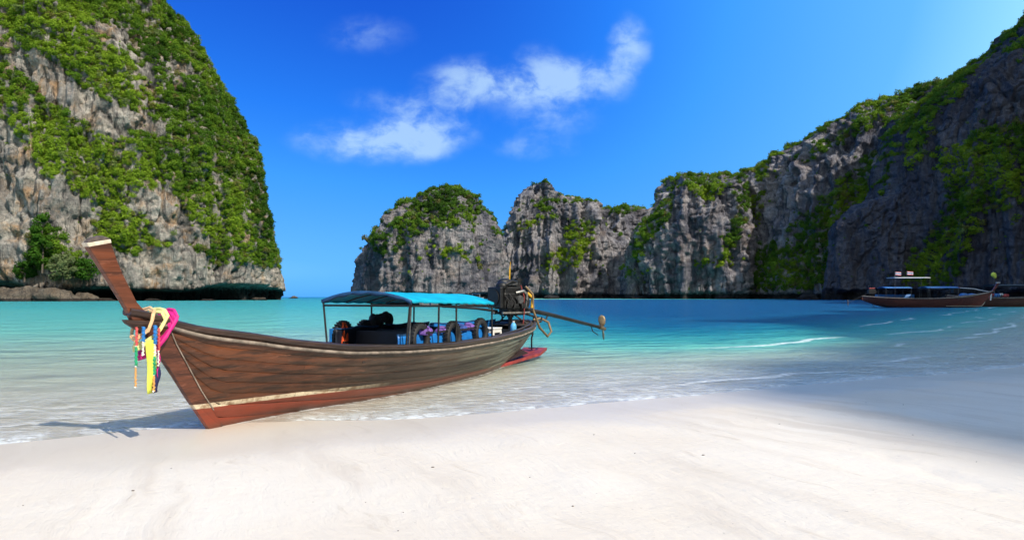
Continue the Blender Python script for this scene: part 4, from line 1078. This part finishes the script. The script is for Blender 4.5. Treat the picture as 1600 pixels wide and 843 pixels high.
A = far_boat('moored_longtail_boat', 'dark wooden longtail boat moored at the right, thin white roof and two small flags', (66.8, 95.), (-1., .10), 1.62)
awning(A, 1.62, 4.6, 7.6, 2.52, .8, 'far_white', 'white_roof', .05)
awning(A, 1.62, 2.2, 4.9, 1.62, .8, 'far_blue', 'blue_awning', .14, False)
awning(A, 1.62, 6.1, 8.4, 1.62, .75, 'far_blue', 'blue_awning', .12, False)
for s in (2.3, 4.8, 6.2, 8.3):
    for side in (-1, 1): MB().tube([(s * 1.62, side * 1.2, .9), (s * 1.62, side * 1.2, 1.62 * 1.62)], .03, 5).build('awning_post', MATS['grey_steel'], A)
G = [[(s * 1.62, -.95 * 1.62 * (.9 if s < 7 else .85) + .08, z) for z in (.95, 1.75)] for s in np.linspace(5.2, 8.6, 8)]
MB().sheet(G).build('side_tarp', MATS['far_blue'], A, solid=.04)
q = MB(); q.tube([(-.95 * 1.62, -.1, 2.0), (.6 * 1.62, -.3, 2.55), (2.2 * 1.62, -.8, 2.75), (4. * 1.62, -1.2, 2.45)], .055, 6); q.build('white_rope', MATS['far_white'], A)
for s in (7.35, 8.0, 8.7): MB().tube([(s * 1.62, -float(b_(s)) * 1.62 - .05, 1.1), (s * 1.62 + .1, -float(b_(s)) * 1.62 - .02, -.1)], .05, 6).build('fender_rope', MATS['off_white'], A)
for k, (s, z) in enumerate(((7.3, 2.95), (6.3, 2.98))):
    f = MB(); f.tube([(s * 1.62, .3, 2.5 * 1.62), (s * 1.62, .3, z * 1.62 + .28)], .025, 5); fo = f.build('flag_pole', MATS['grey_steel'], A)
    for j, (mt, a_, b2) in enumerate((('flag_red', 0, .08), ('flag_white', .08, .17), ('flag_blue', .17, .33), ('flag_white', .33, .42), ('flag_red', .42, .5))):
        G = [[(s * 1.62 - u * .85, .3 + .05 * math.sin(u * 6 + k), z * 1.62 - .28 + v - .06 * u) for v in (a_, b2)] for u in np.linspace(0, 1, 7)]
        MB().sheet(G).build('flag_stripe', MATS[mt], fo, solid=.01)
Bb = far_boat('moored_longtail_boat', 'dark longtail boat cut by the right edge of the photo, heaped with blue bundles', (83.8, 101.), (-1., .05), 1.75)
awning(Bb, 1.75, 2.4, 6.5, 1.75, .8, 'navy_shade', 'dark_awning', .1)
for k, (s, z, mt, r_) in enumerate(((8.9, 1.0, 'far_blue', .55), (8.2, .95, 'far_blue', .6), (7.6, .9, 'far_white', .35), (7.1, .95, 'far_blue', .5), (6.6, 1.05, 'far_red', .4), (6.2, 1.0, 'far_blue', .5), (5.8, 1.1, 'far_white', .3), (5.4, 1.0, 'far_red', .4))):
    o = empty('bundle', (83.8 - s * 1.75, 101. + s * .09 - .9, .12 + z * 1.55)); lab = ['blue bundle at the stern of the boat cut by the right edge', 'large blue bundle second from that stern', 'small white bundle among the blue ones at the right edge', 'blue bundle just right of the small white one', 'red bundle beside the blue heap at the right edge', 'blue bundle between the red bundle and the far right white one', 'little white bundle highest on the heap', 'rightmost red bundle on the cut-off boat'][k]
    tag(o, lab, 'bundle', 'bundles heaped on the cut-off boat')
    q = MB(); q.ball((0, 0, 0), (r_ * 1.25, r_, r_ * .75), 10, 7); q.ball((r_ * .6, -.05, r_ * .2), (r_ * .6, r_ * .6, r_ * .5), 8, 6); q.build('wrapped_cloth', MATS[mt], o)
    q = MB(); q.tube([(-.1, -r_ * 1.02, -r_ * .4), (0, -r_ * .9, .25 * r_), (.05, 0, r_ * .8)], .04, 5); q.build('tie', MATS['rubber'], o)
q = MB(); q.tube([(6.0 * 1.75, 0, .8), (6.0 * 1.75, 0, 5.0)], .05, 6); mp = q.build('mast', MATS['grey_steel'], Bb)
q = MB(); q.ball((6.0 * 1.75, -.1, 4.75), (.42, .2, .36), 9, 6); q.ball((5.9 * 1.75, -.1, 4.45), (.3, .2, .3), 8, 5); q.build('yellow_ribbons', MATS['lime_cloth'], mp)

# speedboat far off, between canopy and engine
o = empty('speedboat', (px_x(742, 330), 330, 0), R(175)); tag(o, 'tiny white speedboat at the foot of the far cliffs, above the canopy end', 'boat')
hl_ = [(-4.5, .9, 1.1), (-2, 1.25, 1.1), (1, 1.2, 1.25), (3.5, .7, 1.5), (4.8, .05, 1.7)]
q = MB(); q.sheet([[(a, -b, c), (a, -b * .8, .3), (a, 0, -.2), (a, b * .8, .3), (a, b, c)] for a, b, c in hl_]); q.build('hull', MATS['far_white'], o)
q = MB(); q.sheet([[(a, -b, c - .05), (a, b, c - .05)] for a, b, c in hl_]); q.build('deck', MATS['off_white'], o)
q = MB(); q.box((-.6, 0, 2.9), (4., 2.2, .12)); q.build('roof', MATS['far_blue'], o, bevel=.03)
for a_ in (-2.4, 1.2):
    for b2 in (-1, 1): MB().tube([(a_, b2, 1.1), (a_, b2, 2.9)], .05, 5).build('roof_post', MATS['off_white'], o)
q = MB(); q.add([(1.6, -1, 1.3), (1.6, 1, 1.3), (1.1, .9, 2.2), (1.1, -.9, 2.2)], [(0, 1, 2, 3)]); q.build('windscreen', MATS['navy_shade'], o, solid=.04)
for b2 in (-.5, .5): q = MB(); q.box((-4.8, b2, 1.0), (.5, .35, 1.1)); q.build('outboard_motor', MATS['engine_black'], o, bevel=.05)

# ------------------------------------------------------------------ rocks in the water
def sea_rock(px, depth, size, label, seed, mat='rock_shore', z=0., group='rocks at the foot of the cliffs'):
    n, m_ = 40, 26; th = np.linspace(0, 2 * math.pi, n, endpoint=False); ph = np.linspace(.02, math.pi - .02, m_)
    T, Pp = np.meshgrid(th, ph, indexing='ij'); d = np.stack([np.sin(Pp) * np.cos(T), np.sin(Pp) * np.sin(T), np.cos(Pp)], -1)
    r = .62 + .75 * (fbm(d[..., 0] * 1.5 + seed, d[..., 1] * 1.5, d[..., 2] * 1.5, 3, seed) - .2) + .32 * (fbm(d[..., 0] * 5, d[..., 1] * 5, d[..., 2] * 5 + seed, 3, seed + 5) - .5)
    V = d * r[..., None] * np.array(size)
    o = link_mesh('sea_rock', np_mesh('sea_rock', V.reshape(-1, 3), grid_quads(n, m_, True)), MATS[mat]); o.location = (px_x(px, depth), depth, z)
    return tag(o, label, 'rock', group)


sea_rock(459, 560, (4.2, 3.5, 2.6), 'lone small rock islet on the horizon right of the headland', 3, z=-.3)
sea_rock(987, 452, (5.5, 4.5, 14.), 'tall pale rock stack at the foot of the far cliffs', 8, 'rock_far')
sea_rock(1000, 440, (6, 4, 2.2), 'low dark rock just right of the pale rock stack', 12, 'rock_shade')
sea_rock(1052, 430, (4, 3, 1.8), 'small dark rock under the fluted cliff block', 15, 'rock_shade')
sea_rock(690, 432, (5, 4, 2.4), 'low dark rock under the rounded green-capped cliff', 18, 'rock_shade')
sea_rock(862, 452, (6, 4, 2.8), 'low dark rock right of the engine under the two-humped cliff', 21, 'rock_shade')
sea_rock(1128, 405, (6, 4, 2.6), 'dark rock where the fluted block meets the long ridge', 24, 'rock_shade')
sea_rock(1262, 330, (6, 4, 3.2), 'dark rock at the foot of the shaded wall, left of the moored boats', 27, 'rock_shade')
P = GRID['headland_cliff']; ok = P[..., 1] > 20
HPX = 800 + F * P[..., 0] / np.maximum(P[..., 1], 20); HPY = HZ - F * (P[..., 2] - EYE) / np.maximum(P[..., 1], 20)


def on_headland(px, py):
    """nearest point of the headland face along that line of sight"""
    dd = (HPX - px) ** 2 + (HPY - py) ** 2; c = np.where(ok & (dd < 30), P[..., 1], 1e9); i = np.unravel_index(np.argmin(c), c.shape)
    if c[i] > 1e8: i = np.unravel_index(np.argmin(np.where(ok, dd, 1e9)), dd.shape)
    return P[i]


for k, (px, py, sz, lb) in enumerate(((8, 445, (9, 6, 5.5), 'big brown boulder at the left edge under the headland'), (45, 452, (10, 6, 5.), 'wide brown boulder left of the leafy tree foot'), (92, 452, (9, 6, 4.6), 'brown boulder below the leafy tree'),
                                     (128, 456, (6, 4, 3.2), 'smaller brown boulder at the mouth of the sea notch'), (165, 461, (4, 3, 1.6), 'low shore rock behind the prow post'), (238, 462, (3.4, 2.6, 1.2), 'low shore rock right of the prow post'),
                                     (325, 462, (3.2, 2.4, 1.1), 'flat shore rock in the middle of the sea notch'), (405, 461, (3.6, 2.6, 1.5), 'shore rock near the tip of the headland'))):
    pt = on_headland(px, min(py, 440)); dep_ = max(60, pt[1] - sz[1] * .9)
    sea_rock(px, dep_, sz, lb, 30 + k * 3, z=-.2)

leaf_mat('tree_leaves', (.016, .045, .010), (.04, .105, .014), (.10, .20, .02), .42)
plain('bark', (.10, .08, .06), .9, var=.4)


def tree(px, py, h, rx, label, seed, n=2600, leaf=.42, group='trees at the foot of the headland'):
    pt = on_headland(px, py); g = np.random.RandomState(seed)
    o = empty('shore_tree', (px_x(px, pt[1] - rx * .5), pt[1] - rx * .5, max(.5, pt[2] - .5))); tag(o, label, 'tree', group)
    q = MB(); q.tube([(0, 0, -1.), (.2, .1, h * .3), (-.1, 0, h * .6), (.1, 0, h * .85)], [.32, .26, .18, .08], 7)
    for k in range(6):
        a = k * 1.9 + seed; z = h * (.25 + .1 * k); q.tube([(0, 0, z), (rx * .35 * math.cos(a), rx * .35 * math.sin(a), z + h * .08), (rx * .7 * math.cos(a), rx * .7 * math.sin(a), z + h * .12)], [.14, .09, .03], 5)
    q.build('trunk', MATS['bark'], o)
    cen = []
    for k in range(26):
        z = h * (.12 + .86 * g.rand()); f = math.sqrt(max(.06, 1 - ((z / h - .45) / .58) ** 2)); a = g.rand() * 6.28; r = rx * f * math.sqrt(g.rand()) * .8
        cen.append((r * math.cos(a), r * math.sin(a), z, rx * (.28 + .2 * g.rand())))
    cen = np.array(cen); i = g.randint(0, len(cen), n); d = g.normal(size=(n, 3)); d /= np.linalg.norm(d, axis=1)[:, None]
    c = cen[i, :3] + d * (cen[i, 3] * (.55 + .45 * g.rand(n)))[:, None] * np.array([1, 1, .75])
    nrm = d + g.normal(size=(n, 3)) * .5; nrm /= np.linalg.norm(nrm, axis=1)[:, None]; a = np.cross(nrm, g.normal(size=(n, 3))); a /= np.linalg.norm(a, axis=1)[:, None]; b = np.cross(nrm, a)
    s = leaf * (.6 + .8 * g.rand(n))[:, None]
    V = np.stack([c - a * s, c - b * s * .55, c + a * s, c + b * s * .55], 1).reshape(-1, 3)
    link_mesh('crown', np_mesh('crown', V, np.arange(4 * n).reshape(-1, 4), False), MATS['tree_leaves'], o)


tree(66, 425, 19., 4.2, 'tall dark green tree against the left rock wall', 3)
tree(98, 436, 8., 4.6, 'round green tree right of the tall one by the headland foot', 5, 2000)
tree(136, 436, 6.5, 5.2, 'low spreading tree left of the prow post', 7, 2000)
tree(38, 438, 5.5, 3.6, 'small bushy tree left of the tall one above the boulders', 9, 1500)

# specks of driftwood and coral on the sand
q = MB(); g = np.random.RandomState(5)
for k in range(34):
    x, y = g.uniform(-4, 6), g.uniform(3.6, 9.5)
    if shore_d(np.array([x]), np.array([y]))[0] > -.8: continue
    i, j = np.argmin(abs(gxs - x)), np.argmin(abs(gys - y)); r_ = .003 + .006 * g.rand() ** 3
    q.ball((x, y, GZ[i, j] + r_ * .3), (r_ * (1 + g.rand()), r_, r_ * .6), 6, 4)
tag(q.build('beach_debris', MATS['speck']), 'dark specks of driftwood and coral scattered on the sand', 'debris', kind='stuff')
